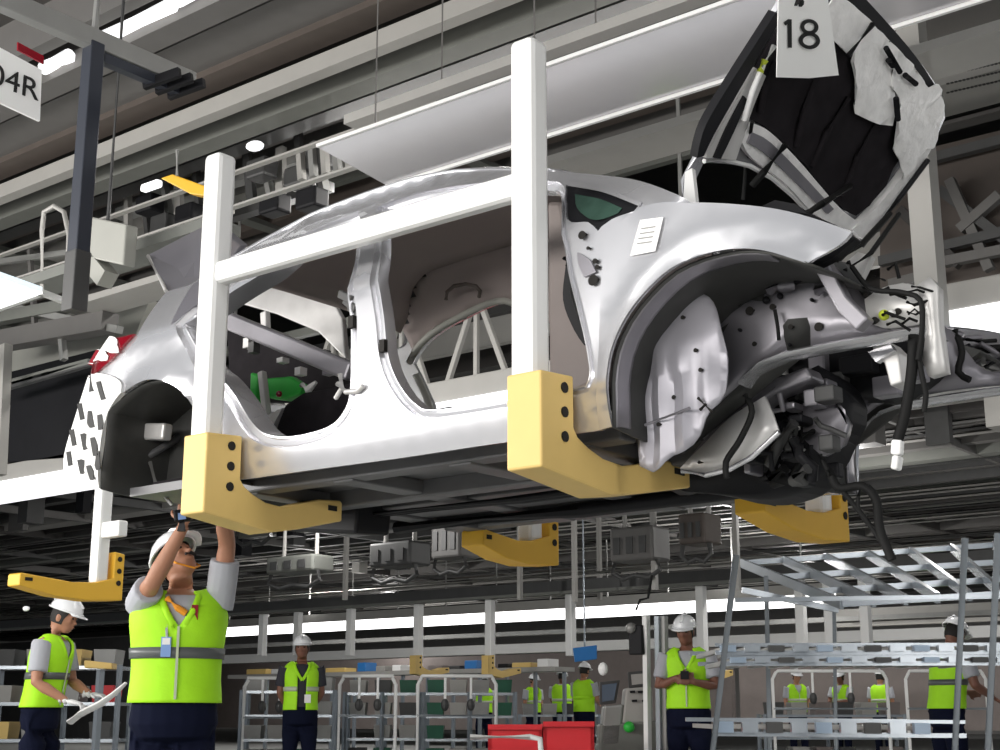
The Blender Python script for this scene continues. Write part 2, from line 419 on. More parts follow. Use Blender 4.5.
# roof and the strips that tie both body sides together
def top_line(px_list):
    return [side(*p) for p in px_list]
TOP = smooth_poly(top_line([(215,268),(240,254),(262,241),(300,221),(350,200),(400,183),(430,176),(470,171),(515,170),(546,171)]), 0.06, closed=False)
def cross_sheet(name, line, m, dz=0.0, crown=0.05, inset=0.0, n=12, thick=0.02, parent=car):
    mb = MB(); vs = []
    for p in line:
        y0 = Y0 + gy(p[0], p[1]) + inset; y1 = YF - gy(p[0], p[1]) - inset
        for k in range(n + 1):
            t = k / n; vs.append((p[0], y0 + (y1 - y0) * t, p[1] + dz + crown * (1 - (2*t-1)**4)))
    N = len(line)
    fs = [(i*(n+1)+k, (i+1)*(n+1)+k, (i+1)*(n+1)+k+1, i*(n+1)+k+1) for i in range(N-1) for k in range(n)]
    return mb.add(vs, fs).build(name, m, parent, smooth=50, solid=thick)
cross_sheet('roof', TOP, M['silver'], 0.0, 0.05)
cross_sheet('headliner', TOP, M['headliner'], -0.035, 0.03, 0.05, thick=0.012)
REAR = smooth_poly(top_line([(90,376),(76,420),(66,455)]), 0.06, closed=False)
cross_sheet('rear_valance', REAR, M['white'], 0, 0.0, 0.0)
TRIM = [XZ((q[0], q[1] - 0.015)) for q in TOP] + [XZ((TOP[-1][0], 2.30)), XZ((TOP[0][0], 2.30))]
def trim_panel():
    o2 = smooth_poly([tuple(q) for q in TRIM]); h = smooth_poly([tuple(q) for q in FAR_R]); hp_ = [q for q in h]
    hh = [(q[0], q[1]) for q in hp_]
    mb = MB(); step = 0.03; x = TOP[0][0]
    pos = lambda q: Vector((q[0], YF - gy(q[0], q[1]) - 0.045, q[1]))
    n = 0
    while x < TOP[-1][0]:
        z = 2.30
        while z < 3.0:
            c = (x + step/2, z + step/2)
            if inside(c, o2) and not inside(c, hh):
                mb.add([pos((x, z)), pos((x+step, z)), pos((x+step, z+step)), pos((x, z+step))], [(0, 1, 2, 3)])
            z += step
        x += step
    return mb.build('side_trim', M['headliner'], car, smooth=60, solid=0.01)
trim_panel()
MB().tube([Vector((q[0], YF - gy(q[0], q[1]) - 0.05, q[1])) for q in smooth_poly([tuple(q) for q in FAR_R], 0.05)], 0.018, 8, caps=False).build('door_seal', M['lightbox'], car, smooth=60)
# grab handle on the far headliner
hp = [at(446,300,Y=4.62), at(447,292,Y=4.62), at(454,286,Y=4.6), at(466,284,Y=4.6), at(476,286,Y=4.6), at(480,291,Y=4.62), at(479,297,Y=4.64)]
MB().tube(hp, 0.009, 8).build('grab_handle', M['brown'], car, smooth=60)
# floor, sills and underbody members
ub = MB().box((-4.72, Y0+0.10, 1.765), (-2.36, YF-0.10, 1.80)).build('floor_pan', M['under'], car)
for (y, z, a, b_, wd, hh) in [(3.56,1.745,-4.2,-2.34,0.09,0.05),(3.95,1.735,-4.6,-2.2,0.08,0.07),(4.60,1.735,-4.6,-2.2,0.08,0.07),(4.88,1.745,-4.2,-2.34,0.09,0.05),(4.34,1.75,-4.0,-2.2,0.34,0.05)]:
    MB().beam((a, y, z), (b_, y, z), wd, hh).build('floor_rail', M['under'], ub, bevel=0.008)
for x in (-4.05, -3.55, -3.0, -2.52):
    MB().beam((x, Y0+0.15, 1.738), (x, YF-0.15, 1.738), 0.10, 0.05).build('floor_crossmember', M['under'], ub, bevel=0.006)
for k, y in enumerate((4.12, 4.16, 4.52)):
    MB().tube([(-4.2, y, 1.70), (-3.2, y, 1.69), (-2.4, y, 1.70), (-2.1, y+0.05, 1.78)], 0.014 if k < 2 else 0.03, 8).build('fuel_line' if k < 2 else 'exhaust_pipe', M['black'], ub, smooth=60)
# fuel tank and black rear box
MB().prism([at(284,492,Y=4.0), at(361,487,Y=4.0), at(356,534,Y=4.0), at(284,531,Y=4.0)], (-0.05, 0.25, 0.02)).build('canister_box', M['black'], car, bevel=0.015)
MB().box((-4.75, 3.85, 1.735), (-4.2, 4.6, 1.80)).build('fuel_tank', M['black'], car, bevel=0.03)

# rear wheel house, front wheel house
def arch_pts(px): return smooth_poly([side(*p) for p in px], 0.04, closed=False)
def wheelhouse(name, line, y0, y1, grow, m, cap=True, mirror=False):
    mb = MB(); cx = sum(p[0] for p in line)/len(line); cz = sum(p[1] for p in line)/len(line)
    vs = []; n = 6
    fy = (lambda y: YF + Y0 - y) if mirror else (lambda y: y)
    for p in line:
        for k in range(n + 1):
            t = k / n; s = 1 + grow * math.sin(min(1, t * 1.6) * math.pi / 2)
            vs.append((cx + (p[0]-cx)*s, fy(y0 + (y1-y0)*t), cz + (p[1]-cz)*s))
    N = len(line)
    fs = [(i*(n+1)+k, (i+1)*(n+1)+k, (i+1)*(n+1)+k+1, i*(n+1)+k+1) for i in range(N-1) for k in range(n)]
    if cap: fs.append(tuple(i*(n+1)+n for i in range(N)))
    return mb.add(vs, fs).build(name, m, car, smooth=50, solid=0.008)
RARCH = arch_pts([(101,489),(100,470),(103,440),(110,412),(123,393),(142,381),(160,380),(177,388),(190,401),(199,418),(203,440),(207,462),(222,478)])
FARCH = arch_pts([(613,427),(608,400),(607,380),(612,350),(625,320),(645,293),(670,270),(700,256),(735,249),(765,251),(790,258),(808,264)])
for mir in (False, True):
    wheelhouse('rear_wheelhouse', RARCH, Y0+0.0, Y0+0.34, 0.05, M['shaded_sealer'], True, mir)
    wheelhouse('front_wheelhouse', FARCH, Y0+0.0, Y0+0.42, 0.05, M['shaded_sealer'], True, mir)
    wheelhouse('arch_return', FARCH[:17], Y0+0.012, Y0+0.085, -0.02, M['inner'], False, mir)
# rear suspension bits inside the wheel house
MB().beam(at(135,432,Y=3.6), at(168,432,Y=3.6), 0.05, 0.07).build('spring_seat', M['inner_lt'], car, bevel=0.01)
MB().tube([at(120,468,Y=3.6), at(150,455,Y=3.62), at(175,440,Y=3.7), at(190,425,Y=3.8)], 0.016, 8).build('trailing_arm', M['under'], car, smooth=60)
MB().tube([at(150,462,Y=3.55), at(156,485,Y=3.55), at(172,505,Y=3.6)], 0.008, 8).build('brake_hose', M['steel'], car, smooth=60)

# front apron: traced on the plane inside the wheel arch, a copy on the far side
def plane_panel(name, px, Y, m, holes=(), mirror=False, thick=0.015, parent=car, grid=0.08):
    P = smooth_poly([(at(*p, Y=Y).x, at(*p, Y=Y).z) for p in px], 0.03)
    vo, fs = fill2d(P, [], grid); yy = (YF + Y0 - Y) if mirror else Y
    mb = MB(); mb.add([(v[0], yy + 0.012*math.sin(v[0]*21)*math.cos(v[1]*17), v[1]) for v in vo], fs)
    o = mb.build(name, m, parent, smooth=50, solid=thick)
    for (hx, hy, r) in holes:
        c = at(hx, hy, Y=Y); c.y = yy
        MB().cyl(c - Vector((0, 0.018, 0)), c + Vector((0, 0.018, 0)), r, 14).build('panel_hole', M['hole'], o)
    return o
YA = Y0 + 0.42
APR = [(650,420),(652,330),(690,285),(740,262),(800,264),(838,268),(866,300),(884,318),(932,316),(932,330),(880,336),(830,345),(790,352),(765,362),(745,380),(722,402),(700,425),(680,450)]
for mir in (False, True):
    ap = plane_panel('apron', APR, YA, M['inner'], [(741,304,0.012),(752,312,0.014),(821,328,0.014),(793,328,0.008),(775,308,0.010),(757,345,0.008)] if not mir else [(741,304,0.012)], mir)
    fy = (lambda y: YF + Y0 - y) if mir else (lambda y: y)
    lo = [at(745,385,Y=YA-0.03), at(765,366,Y=YA-0.03), at(790,356,Y=YA-0.03), at(830,348,Y=YA-0.03), at(880,339,Y=YA-0.03), at(932,331,Y=YA-0.03)]
    for p in lo: p.y = fy(p.y)
    MB().tube(lo, [(0.05, 0.012)]*6, 8).build('apron_flange', M['silver'], car, smooth=60)
    # shock tower and toe board, a fluted sheet bulging towards the wheel
    if mir: continue
    TP = [(640,466),(632,430),(630,390),(634,350),(646,318),(662,300),(684,290),(706,296),(720,322),(727,360),(726,392),(714,412),(702,436),(690,452),(674,456),(664,469),(652,472)]
    P = smooth_poly([(at(*p, Y=Y0+0.19).x, at(*p, Y=Y0+0.19).z) for p in TP], 0.025); vo, fs = fill2d(P, [], 0.022)
    xc_ = at(690, 400, Y=Y0+0.19).x; mb = MB()
    def ty(v):
        u = (v[0] - xc_) / 0.22; low = max(0.0, min(1.0, (2.02 - v[1]) / 0.12))
        return Y0 + 0.17 + 0.05 * u * u + 0.25 * max(0, v[1] - 2.0) + 0.012 * low * math.cos(v[0] * 75) + 0.006 * math.sin(v[1] * 30) * math.cos(v[0] * 25)
    mb.add([(v[0], fy(ty(v)), v[1]) for v in vo], fs); tw = mb.build('shock_tower', M['toe'], car, smooth=50, solid=0.006)
    if not mir:
        for hx, hy in ((684,318),(700,352),(676,398),(706,372),(664,426)):
            q = at(hx, hy, Y=Y0+0.19); yy = ty((q.x, q.z)); MB().cyl((q.x, yy - .012, q.z), (q.x, yy + .012, q.z), 0.007, 10).build('panel_hole', M['hole'], tw)
        for (pa, pb) in (((698,398),(712,412)),((700,410),(706,404)),((645,425),(690,408))):
            MB().tube([at(*pa, Y=Y0+0.15), at(*pb, Y=Y0+0.15)], 0.005, 6).build('clip', M['hole'] if pa[0] > 690 else M['inner'], tw)
# lower frame rails running forward
RAILP = [(738,470),(745,432),(770,412),(800,402),(850,400),(930,388),(930,404),(870,414),(840,428),(830,460),(815,480)]
for mir in (False, True):
    plane_panel('frame_rail', [(846,402),(880,393),(1002,372),(1010,380),(1010,392),(960,398),(900,408),(862,418),(838,432),(830,420)], 4.95, M['foil_lit_sheet'], [(862,404,0.018),(884,396,0.010),(989,386,0.014),(969,390,0.010),(925,398,0.008)], False, 0.05) if mir else None  # silver rail in shade, brightness put into its paler colour
MB().prism([at(835,402,Y=4.9), at(1004,376,Y=4.9), at(1004,380,Y=4.9), at(835,407,Y=4.9)], (0, 0.12, 0)).build('rail_flange', M['silver'], car)
# headlamp carrier plate and front upright
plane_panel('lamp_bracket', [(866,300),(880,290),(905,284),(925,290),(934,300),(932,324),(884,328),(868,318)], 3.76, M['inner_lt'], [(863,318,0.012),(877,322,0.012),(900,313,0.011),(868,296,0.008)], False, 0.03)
c = at(884,315,Y=3.72); MB().ball(c, 0.016, 12, 8).build('lamp_cap', M['yellowdot'], car, smooth=60)
c = at(892,313,Y=3.72); MB().ball(c, 0.011, 10, 8).build('lamp_clip', M['paper'], car, smooth=60)
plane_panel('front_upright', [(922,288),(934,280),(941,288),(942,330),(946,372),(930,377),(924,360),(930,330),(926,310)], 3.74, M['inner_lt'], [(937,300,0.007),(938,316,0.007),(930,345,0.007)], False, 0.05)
# black end piece under the fender tip and inner fender brace
MB().prism([at(806,260,Y=3.5), at(828,249,Y=3.5), at(849,233,Y=3.5), at(855,238,Y=3.5), at(834,256,Y=3.5), at(812,267,Y=3.5)], (0, 0.05, 0)).build('fender_end_seal', M['black'], car, bevel=0.006)
MB().prism([at(812,266,Y=3.62), at(826,258,Y=3.62), at(846,296,Y=3.62), at(868,318,Y=3.62), at(856,330,Y=3.62), at(838,312,Y=3.62)], (0, 0.05, 0)).build('fender_brace', M['inner'], car, bevel=0.006)
MB().prism([at(828,258,Y=3.8), at(846,262,Y=3.8), at(876,300,Y=3.8), at(866,306,Y=3.8)], (0, 0.06, 0)).build('headlamp_brace', M['steel_d'], car, bevel=0.006)
# curved plate and mess of parts under the front
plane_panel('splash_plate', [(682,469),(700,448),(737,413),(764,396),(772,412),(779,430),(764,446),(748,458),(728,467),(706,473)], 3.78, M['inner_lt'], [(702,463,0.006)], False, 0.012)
MB().tube([at(682,471,Y=3.77), at(706,475,Y=3.77), at(730,469,Y=3.77), at(752,457,Y=3.77), at(779,432,Y=3.77)], 0.009, 8).build('plate_rim', M['silver'], car, smooth=60)
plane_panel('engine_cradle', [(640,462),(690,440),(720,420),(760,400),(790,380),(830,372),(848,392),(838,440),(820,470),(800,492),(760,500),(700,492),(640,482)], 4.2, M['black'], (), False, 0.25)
plane_panel('gearbox_plate', [(808,405),(838,402),(850,425),(842,445),(824,456),(806,440)], 4.0, M['inner'], [(816,418,0.010),(838,410,0.009)], False, 0.05)
MB().prism([at(*p, Y=3.86) for p in [(684,462),(704,438),(735,404),(770,380),(806,366),(812,378),(772,394),(742,418),(712,450),(696,470)]], (0, 0.10, 0)).build('subframe_arm', M['inner'], car, bevel=0.01)
MB().prism([at(*p, Y=3.83) for p in [(700,448),(728,420),(742,408),(746,414),(716,446)]], (0, 0.02, 0)).build('arm_recess', M['black'], car)
for k in range(30):
    x0, y0 = rw.uniform(752, 822), rw.uniform(388, 470); yy = rw.uniform(3.84, 4.1)
    pts = [(x0, y0)]
    for j in range(3): pts.append((pts[-1][0] + rw.uniform(-14, 18), pts[-1][1] + rw.uniform(-4, 18)))
    MB().tube([at(*p, Y=yy + .02 * j) for j, p in enumerate(pts)], rw.choice((.006, .009, .013, .018)), 7).build('engine_hose', M[rw.choice(('rubber', 'rubber', 'steel_d', 'black', 'inner', 'inner_lt'))], car, smooth=60)
for k in range(24):
    p = at(rw.uniform(745, 835), rw.uniform(385, 488), Y=rw.uniform(3.9, 4.15)); q = Vector((rw.uniform(.01, .035), rw.uniform(.02, .05), rw.uniform(.008, .03)))
    MB().box(p - q, p + q).build('drive_unit_block', M[rw.choice(('black', 'black', 'steel_d', 'column', 'black', 'inner'))], car, bevel=0.006)
for k in range(14):
    p = at(rw.uniform(772, 925), rw.uniform(340, 388), Y=rw.uniform(4.25, 4.42)); q = Vector((rw.uniform(.02, .06), .03, rw.uniform(.015, .04)))
    MB().box(p - q, p + q).build('bay_block', M[rw.choice(('black', 'steel_d', 'inner', 'inner_lt', 'steel_d'))], car, bevel=0.006)
for k in range(12):
    x0, y0 = rw.uniform(930, 990), rw.uniform(335, 372); MB().tube([at(x0, y0, Y=4.85), at(x0 + 14, y0 + rw.uniform(-9, 9), Y=4.85), at(x0 + 30, y0 + rw.uniform(-6, 10), Y=4.9)], rw.uniform(.006, .014), 6).build('bay_hose', M[rw.choice(('rubber', 'black', 'inner'))], car, smooth=60)
for k in range(16):
    x0, y0 = rw.uniform(852, 918), rw.uniform(268, 325); MB().tube([at(x0, y0, Y=3.7), at(x0 + rw.uniform(4, 14), y0 + rw.uniform(-6, 6), Y=3.69), at(x0 + rw.uniform(10, 24), y0 + rw.uniform(-4, 10), Y=3.71)], rw.uniform(.003, .006), 6).build('lamp_wire', M['rubber'], car, smooth=60)
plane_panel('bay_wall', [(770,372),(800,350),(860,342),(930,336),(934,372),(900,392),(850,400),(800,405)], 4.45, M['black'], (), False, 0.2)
MB().prism([at(872,345,Y=3.9), at(886,340,Y=3.9), at(898,352,Y=3.9), at(902,382,Y=3.9), at(890,386,Y=3.9), at(884,362,Y=3.9), at(874,358,Y=3.9)], (0, 0.10, 0)).build('engine_mount', M['inner_lt'], car, bevel=0.005)
MB().prism([at(868,352,Y=3.88), at(890,344,Y=3.88), at(894,350,Y=3.88), at(876,362,Y=3.88)], (0, 0.03, 0)).build('mount_bracket', M['silver'], car)
# wires
def wire(pts, r, Y, name='wire', m='rubber', parent=car): 
    P = [Vector(p) for p in pts]; L = smooth_poly([(p[0], p[1]) for p in P], 6, 80, False)
    return MB().tube([at(q[0], q[1], Y=Y) for q in L], r, 7).build(name, M[m], parent, smooth=60)
h = wire([(914,335),(912,370),(906,410),(898,440)], 0.016, 3.7, 'harness')
mb = MB().beam(at(898,440,Y=3.7), at(897,455,Y=3.7), 0.03, 0.03); mb.beam(at(898,456,Y=3.7), at(896,470,Y=3.7), 0.04, 0.02)
mb.build('connector', M['paper'], h, bevel=0.006)
wire([(918,350),(922,375),(926,395),(924,412)], 0.008, 3.7)
wire([(848,262),(870,288),(900,292),(920,300),(922,330),(918,360)], 0.008, 3.68)
wire([(745,395),(752,412),(740,440),(726,462),(727,478)], 0.010, 3.70, 'brake_hose')
wire([(830,470),(838,488),(862,486),(876,500),(880,530),(892,560)], 0.014, 3.9, 'loose_harness')
wire([(820,455),(832,478),(850,500),(866,520),(884,545)], 0.008, 3.9, 'loose_harness')
wire([(860,488),(858,505),(866,522),(880,530)], 0.006, 3.9, 'loose_harness')
wire([(775,310),(778,328),(779,340)], 0.006, YA-0.04)
wire([(955,330),(962,352),(958,372),(970,380)], 0.012, 4.6)
wire([(940,345),(965,350),(1003,348)], 0.016, 4.9, 'coolant_hose')
for k in range(9):
    x0 = 690 + k * 16; y0 = 282 + 10 * math.sin(k * 1.7)
    MB().tube([at(x0, y0, Y=YA - .03), at(x0 + 10, y0 + 7 * math.cos(k * 2.1), Y=YA - .05), at(x0 + 24, y0 + 6 * math.sin(k), Y=YA - .03)], 0.010 + .004 * (k % 3), 7).build('arch_wiring', M[('black', 'under', 'inner')[k % 3]], car, smooth=60)
for hx, hy, r in ((766,300,.012),(780,296,.01),(784,282,.012),(740,330,.006),(812,300,.006),(790,345,.006)):
    c = at(hx, hy, Y=YA - .02); MB().ball(c, (r, .012, r), 10, 8).build('grommet', M['black'], car, smooth=60)
# hinge pillar details
for (hx, hy, r) in [(584,236,0.014),(595,281,0.018),(597,262,0.009),(590,249,0.006),(599,268,0.008)]:
    x, z = side(hx, hy); c = Vector((x, Y0 + gy(x, z), z))
    MB().cyl(c + Vector((0, -0.012, 0)), c + Vector((0, 0.01, 0)), r, 14).build('hinge_hole', M['hole'], near_side)
flat_patch('hinge_plate', [(577,252),(590,260),(596,272),(584,277),(578,264)], M['inner'], near_side, -0.010, 0.008)
for k in range(5):
    x0 = 566 + k*3; wire([(x0-2,258+7*k),(x0+8,272+8*k),(x0+6,292+6*k),(x0+14,318+4*k)], 0.007, Y0+0.10, 'door_harness')
flat_patch('dash_end', [(566,262),(572,275),(581,300),(588,330),(584,345),(574,330),(563,300)], M['black'], car, 0.16, 0.05)
# B pillar hardware
for (hx, hy) in [(383,346),(352,322)]:
    x, z = side(hx, hy); c = Vector((x, Y0 + gy(x, z), z))
    MB().box(c - Vector((0.012, 0.008, 0.022)), c + Vector((0.012, 0.01, 0.022))).build('striker_slot', M['hole'], near_side)
mb = MB()
for k in range(4): mb.beam(at(340+5*k,294+6*k,Y=Y0+0.05), at(352+4*k,300+9*k,Y=Y0+0.02), 0.018, 0.03)
mb.build('belt_anchor', M['steel_d'], car, bevel=0.004)
mb = MB().tube([at(338,384,Y=Y0+0.02), at(346,392,Y=Y0-0.01), at(358,391,Y=Y0-0.01), at(363,386,Y=Y0-0.01)], 0.010, 8)
mb.tube([at(340,374,Y=Y0+0.03), at(342,388,Y=Y0+0.03), at(336,398,Y=Y0+0.05)], 0.009, 8)
mb.build('door_check', M['inner_lt'], car, smooth=60)
# things inside the rear door opening
MB().beam(at(222,318,Y=4.0), at(352,372,Y=4.0), 0.05, 0.08).build('seat_crossbar', M['inner'], car, bevel=0.012)
MB().prism([at(228,278,Y=4.4), at(262,268,Y=4.4), at(300,276,Y=4.4), at(328,292,Y=4.4), at(342,318,Y=4.4), at(346,360,Y=4.4), at(318,332,Y=4.4), at(276,314,Y=4.4), at(228,300,Y=4.4)], (0, 0.03, 0)).build('inner_pillar_panel', M['inner_lt'], car, bevel=0.008)
MB().beam(at(265,312,Y=4.2), at(266,330,Y=4.2), 0.04, 0.03).build('panel_clip', M['inner_lt'], car, bevel=0.006)
MB().box((-4.35, 4.20, 1.82), (-3.62, 4.26, 2.12)).build('seat_back_panel', M['blackmat'], car, bevel=0.02)
MB().prism([at(546,200,Y=3.75), at(562,200,Y=3.75), at(572,262,Y=3.75), at(592,330,Y=3.75), at(594,384,Y=3.75), at(575,394,Y=3.75), at(548,396,Y=3.75)], (0.05, 0.9, 0)).build('dash_carcass', M['taupe'], car, bevel=0.02)
MB().prism([at(266,378,Y=4.2), at(290,376,Y=4.2), at(302,384,Y=4.2), at(300,394,Y=4.2), at(284,400,Y=4.2), at(268,398,Y=4.2)], (0, 0.05, 0)).build('green_case', M['green'], car, bevel=0.01)
MB().prism([at(250,372,Y=4.2), at(258,374,Y=4.2), at(256,404,Y=4.2), at(249,398,Y=4.2)], (0, 0.05, 0)).build('green_case', M['green'], car, bevel=0.01)
MB().tube([at(302,385,Y=4.15), at(308,390,Y=4.15), at(316,382,Y=4.15)], [0.014,0.02,0.008], 8).build('white_clip', M['paper'], car, smooth=60)
MB().beam(at(262,372,Y=4.1), at(268,424,Y=4.1), 0.035, 0.03).build('bracket_strip', M['inner_lt'], car, bevel=0.006)
MB().prism([at(262,418,Y=4.05), at(282,408,Y=4.05), at(272,428,Y=4.05), at(264,428,Y=4.05)], (0, 0.03, 0)).build('bracket_foot', M['inner_lt'], car)
MB().ball(at(279,394,Y=4.15), 0.015, 10, 8).build('red_connector', M['red'], car, smooth=60)
MB().box((-4.6, Y0+0.12, 1.80), (-2.40, YF-0.12, 1.815)).build('floor_mat', M['blackmat'], car)
MB().prism([at(*p, Y=3.95) for p in [(284,404),(302,392),(326,388),(350,382),(356,400),(338,436),(300,446),(268,446)]], (0, 0.06, 0)).build('arch_trim', M['blackmat'], car, bevel=0.02)
MB().prism([at(*p, Y=4.45) for p in [(226,320),(270,330),(352,372),(356,402),(230,402)]], (0, 0.04, 0)).build('boot_trim', M['blackmat'], car, bevel=0.01)
for k in range(14):
    x0, y0 = rw.uniform(232, 340), rw.uniform(330, 372); q = Vector((rw.uniform(.01, .04), .02, rw.uniform(.008, .025))); p = at(x0, max(y0, 312 + (x0-228)*.46), Y=4.1); MB().box(p - q, p + q).build('boot_clip', M[rw.choice(('steel_d', 'inner_lt', 'black', 'inner'))], car)
# tailgate
tg = [at(148,255,Y=4.25), at(212,222,Y=4.25), at(240,246,Y=3.95), at(212,286,Y=3.75), at(166,291,Y=3.75)]
MB().prism(tg, (0.0, 0.05, 0.02)).build('tailgate', M['greyplate'], car, bevel=0.008)
flat_patch('quarter_trim', [(171,324),(193,284),(202,279),(202,301)], M['greyplate'], car, -0.004, 0.03)
MB().tube([at(148,256,Y=4.2), at(158,274,Y=4.0), at(166,291,Y=3.74)], 0.009, 8).build('tailgate_edge', M['inner_lt'], car, smooth=60)

# ------------------------------------------------------------------ raised hood
PH = R(57); HO = Vector((-2.10, 3.62, 2.60)); HU = Vector((math.cos(PH), 0, math.sin(PH))); HN = Vector((math.sin(PH), 0, -math.cos(PH)))
def hpt(px, py, off=0.0):
    d = CX * (px - 500) + CU * (375 - py) + CF * F; o = HO + HN * off
    t = (o - Vector((0, 0, H))).dot(HN) / d.dot(HN); return Vector((0, 0, H)) + d * t
def hood_patch(name, px, m, parent, off, thick, bulge=0.0, step=0.03):
    """a pressed sheet lying on the hood's underside, off metres below its skin"""
    Q = [hpt(*p, off) for p in px]
    P = smooth_poly([((q - HO).y, (q - HO).dot(HU)) for q in Q], step)
    vo, fs = fill2d(P, [], 0.06); mb = MB()
    def pos(q, dep=0.0, ref=None):
        b = bulge * (math.sin(q[0]*37+q[1]*11)*math.cos(q[1]*41-q[0]*13)) if dep == 0 else 0
        return HO + Vector((0, q[0], 0)) + HU * q[1] + HN * (off + b - dep)
    mb.add([pos(v) for v in vo], fs); rim(mb, P, [(0, 0), (0, thick)], pos)
    return mb.build(name, m, parent, smooth=40)
hood = hood_patch('hood', [(688,196),(697,160),(720,104),(776,12),(792,-22),(818,-32),(850,-14),(885,20),(917,58),(941,94),(945,118),(930,150),(900,196),(864,244),(850,230),(815,216),(800,203),(772,178),(740,166),(704,162)], M['silver'], car, 0.0, 0.02)
hood_patch('edge_seal', [(697,158),(703,132),(720,100),(776,12),(781,19),(753,67),(731,105),(714,135),(704,156)], M['black'], hood, 0.05, 0.03)
hood_patch('edge_seal', [(838,-16),(852,-14),(885,20),(917,58),(942,96),(936,104),(925,92),(905,68),(872,30)], M['black'], hood, 0.05, 0.03)
pad = hood_patch('insulation_pad', [(748,118),(755,80),(776,40),(800,10),(850,30),(880,80),(897,122),(904,152),(880,192),(856,216),(838,204),(800,160),(770,130)], M['blackmat'], hood, 0.035, 0.02, 0.008)
for a, b_ in [((775,62),(760,112)),((820,70),(796,146)),((848,98),(812,166)),((880,116),(842,196))]:
    mbx = MB().tube([hpt(*a, 0.042), hpt((a[0]+b_[0])/2-3, (a[1]+b_[1])/2, 0.046), hpt(*b_, 0.042)], 0.012, 8); mbx.build('pad_rib', M['blackmat'], hood, smooth=60)
MB().tube([hpt(704,161,.03), hpt(725,160,.03), hpt(750,166,.03), hpt(772,178,.03), hpt(792,195,.03), hpt(812,216,.03)], 0.008, 8).build('hood_rim', M['white'], hood, smooth=60)
hood_patch('inner_frame', [(750,122),(770,132),(800,162),(838,206),(858,222),(852,232),(815,214),(786,184),(752,158),(742,142)], M['foil_lit_sheet'], hood, 0.045, 0.02)  # silver sheet coloured near white to imitate light from behind
hood_patch('frame_channel', [(752,132),(770,142),(800,172),(834,209),(828,214),(796,182),(766,154),(748,143)], M['inner'], hood, 0.053, 0.008)
hood_patch('inner_frame', [(706,158),(717,134),(735,103),(756,68),(766,76),(753,108),(744,136),(736,160)], M['inner_lt'], hood, 0.045, 0.02)  # silver sheet in a paler colour, light from behind painted in
hood_patch('strip_seal', [(714,158),(727,128),(744,96),(748,100),(734,132),(721,159)], M['black'], hood, 0.052, 0.01)
hood_patch('inner_frame', [(864,240),(880,222),(905,190),(930,152),(936,136),(926,136),(914,158),(895,186),(868,216),(852,230)], M['foil_lit_sheet'], hood, 0.05, 0.03)  # same silver sheet, whitened in place of light from behind
MB().tube([hpt(862,246,0.06), hpt(898,200,0.07), hpt(928,160,0.06)], 0.010, 8).build('strip_seal', M['black'], hood, smooth=60)
hood_patch('foil_patch', [(836,-6),(850,2),(873,23),(862,36),(850,56),(838,44),(826,30),(828,8)], M['foil_lit_sheet'], hood, 0.055, 0.006, 0.005)
hood_patch('foil_patch', [(874,25),(892,42),(905,60),(898,80),(893,126),(878,124),(856,114),(856,80),(852,62),(860,40)], M['foil_lit_sheet'], hood, 0.058, 0.006, 0.012)
hood_patch('foil_patch', [(898,50),(916,68),(930,88),(938,84),(944,96),(942,116),(936,148),(925,148),(912,168),(905,180),(900,160),(895,150),(898,122),(900,98),(890,86),(895,70)], M['foil_lit_sheet'], hood, 0.062, 0.006, 0.014)
for a, b_ in [((873,24),(848,56)),((886,48),(900,72)),((896,98),(898,120)),((905,75),(916,84)),((888,60),(893,66))]:
    MB().tube([hpt(*a, 0.075), hpt(*b_, 0.075)], 0.010, 8).build('tape_strip', M['black'], hood, smooth=60)
MB().tube([hpt(774,46,0.06), hpt(762,68,0.07), hpt(752,92,0.07), hpt(744,120,0.06)], 0.009, 8).build('washer_hose', M['paper'], hood, smooth=60)
MB().tube([hpt(765,60,0.07), hpt(760,72,0.072)], 0.012, 8).build('hose_clip', M['yellowdot'], hood, smooth=60)
# hinge, prop rods, cables across the opening
MB().prism([at(682,198,Y=3.6), at(684,176,Y=3.6), at(696,158,Y=3.6), at(706,150,Y=3.6), at(712,136,Y=3.6), at(704,134,Y=3.6), at(690,160,Y=3.6), at(680,180,Y=3.6)], (0, 0.03, 0)).build('hood_hinge', M['silver'], hood, bevel=0.004)
MB().prism([at(696,204,Y=3.58), at(683,204,Y=3.58), at(685,172,Y=3.58), at(692,168,Y=3.58)], (0, 0.02, 0)).build('hood_hinge', M['white'], hood)
MB().tube([hpt(752,122,0.07), at(746,165,Y=3.9), at(743,200,Y=3.9)], 0.006, 6).build('hood_cable', M['rubber'], hood, smooth=60)
MB().tube([hpt(786,144,0.07), at(764,172,Y=3.9), at(752,186,Y=3.9)], 0.012, 6).build('hood_cable', M['rubber'], hood, smooth=60)
MB().tube([hpt(850,186,0.07), at(822,204,Y=3.95), at(806,214,Y=3.95)], 0.012, 6).build('hood_cable', M['rubber'], hood, smooth=60)
for k, (y0, y1) in enumerate(((0.0, 0.010), (9, 0.008))):
    MB().tube([at(836+y0,262+y0,Y=3.8), at(862+y0,244+y0,Y=3.9), at(890+y0,214,Y=4.1)], y1, 6).build('hood_strut', M['rubber'], hood, smooth=60)
MB().prism([at(846,262,Y=3.9), at(858,252,Y=3.9), at(872,256,Y=3.9), at(858,284,Y=3.9), at(848,276,Y=3.9)], (0, 0.03, 0)).build('latch_plate', M['inner_lt'], car)
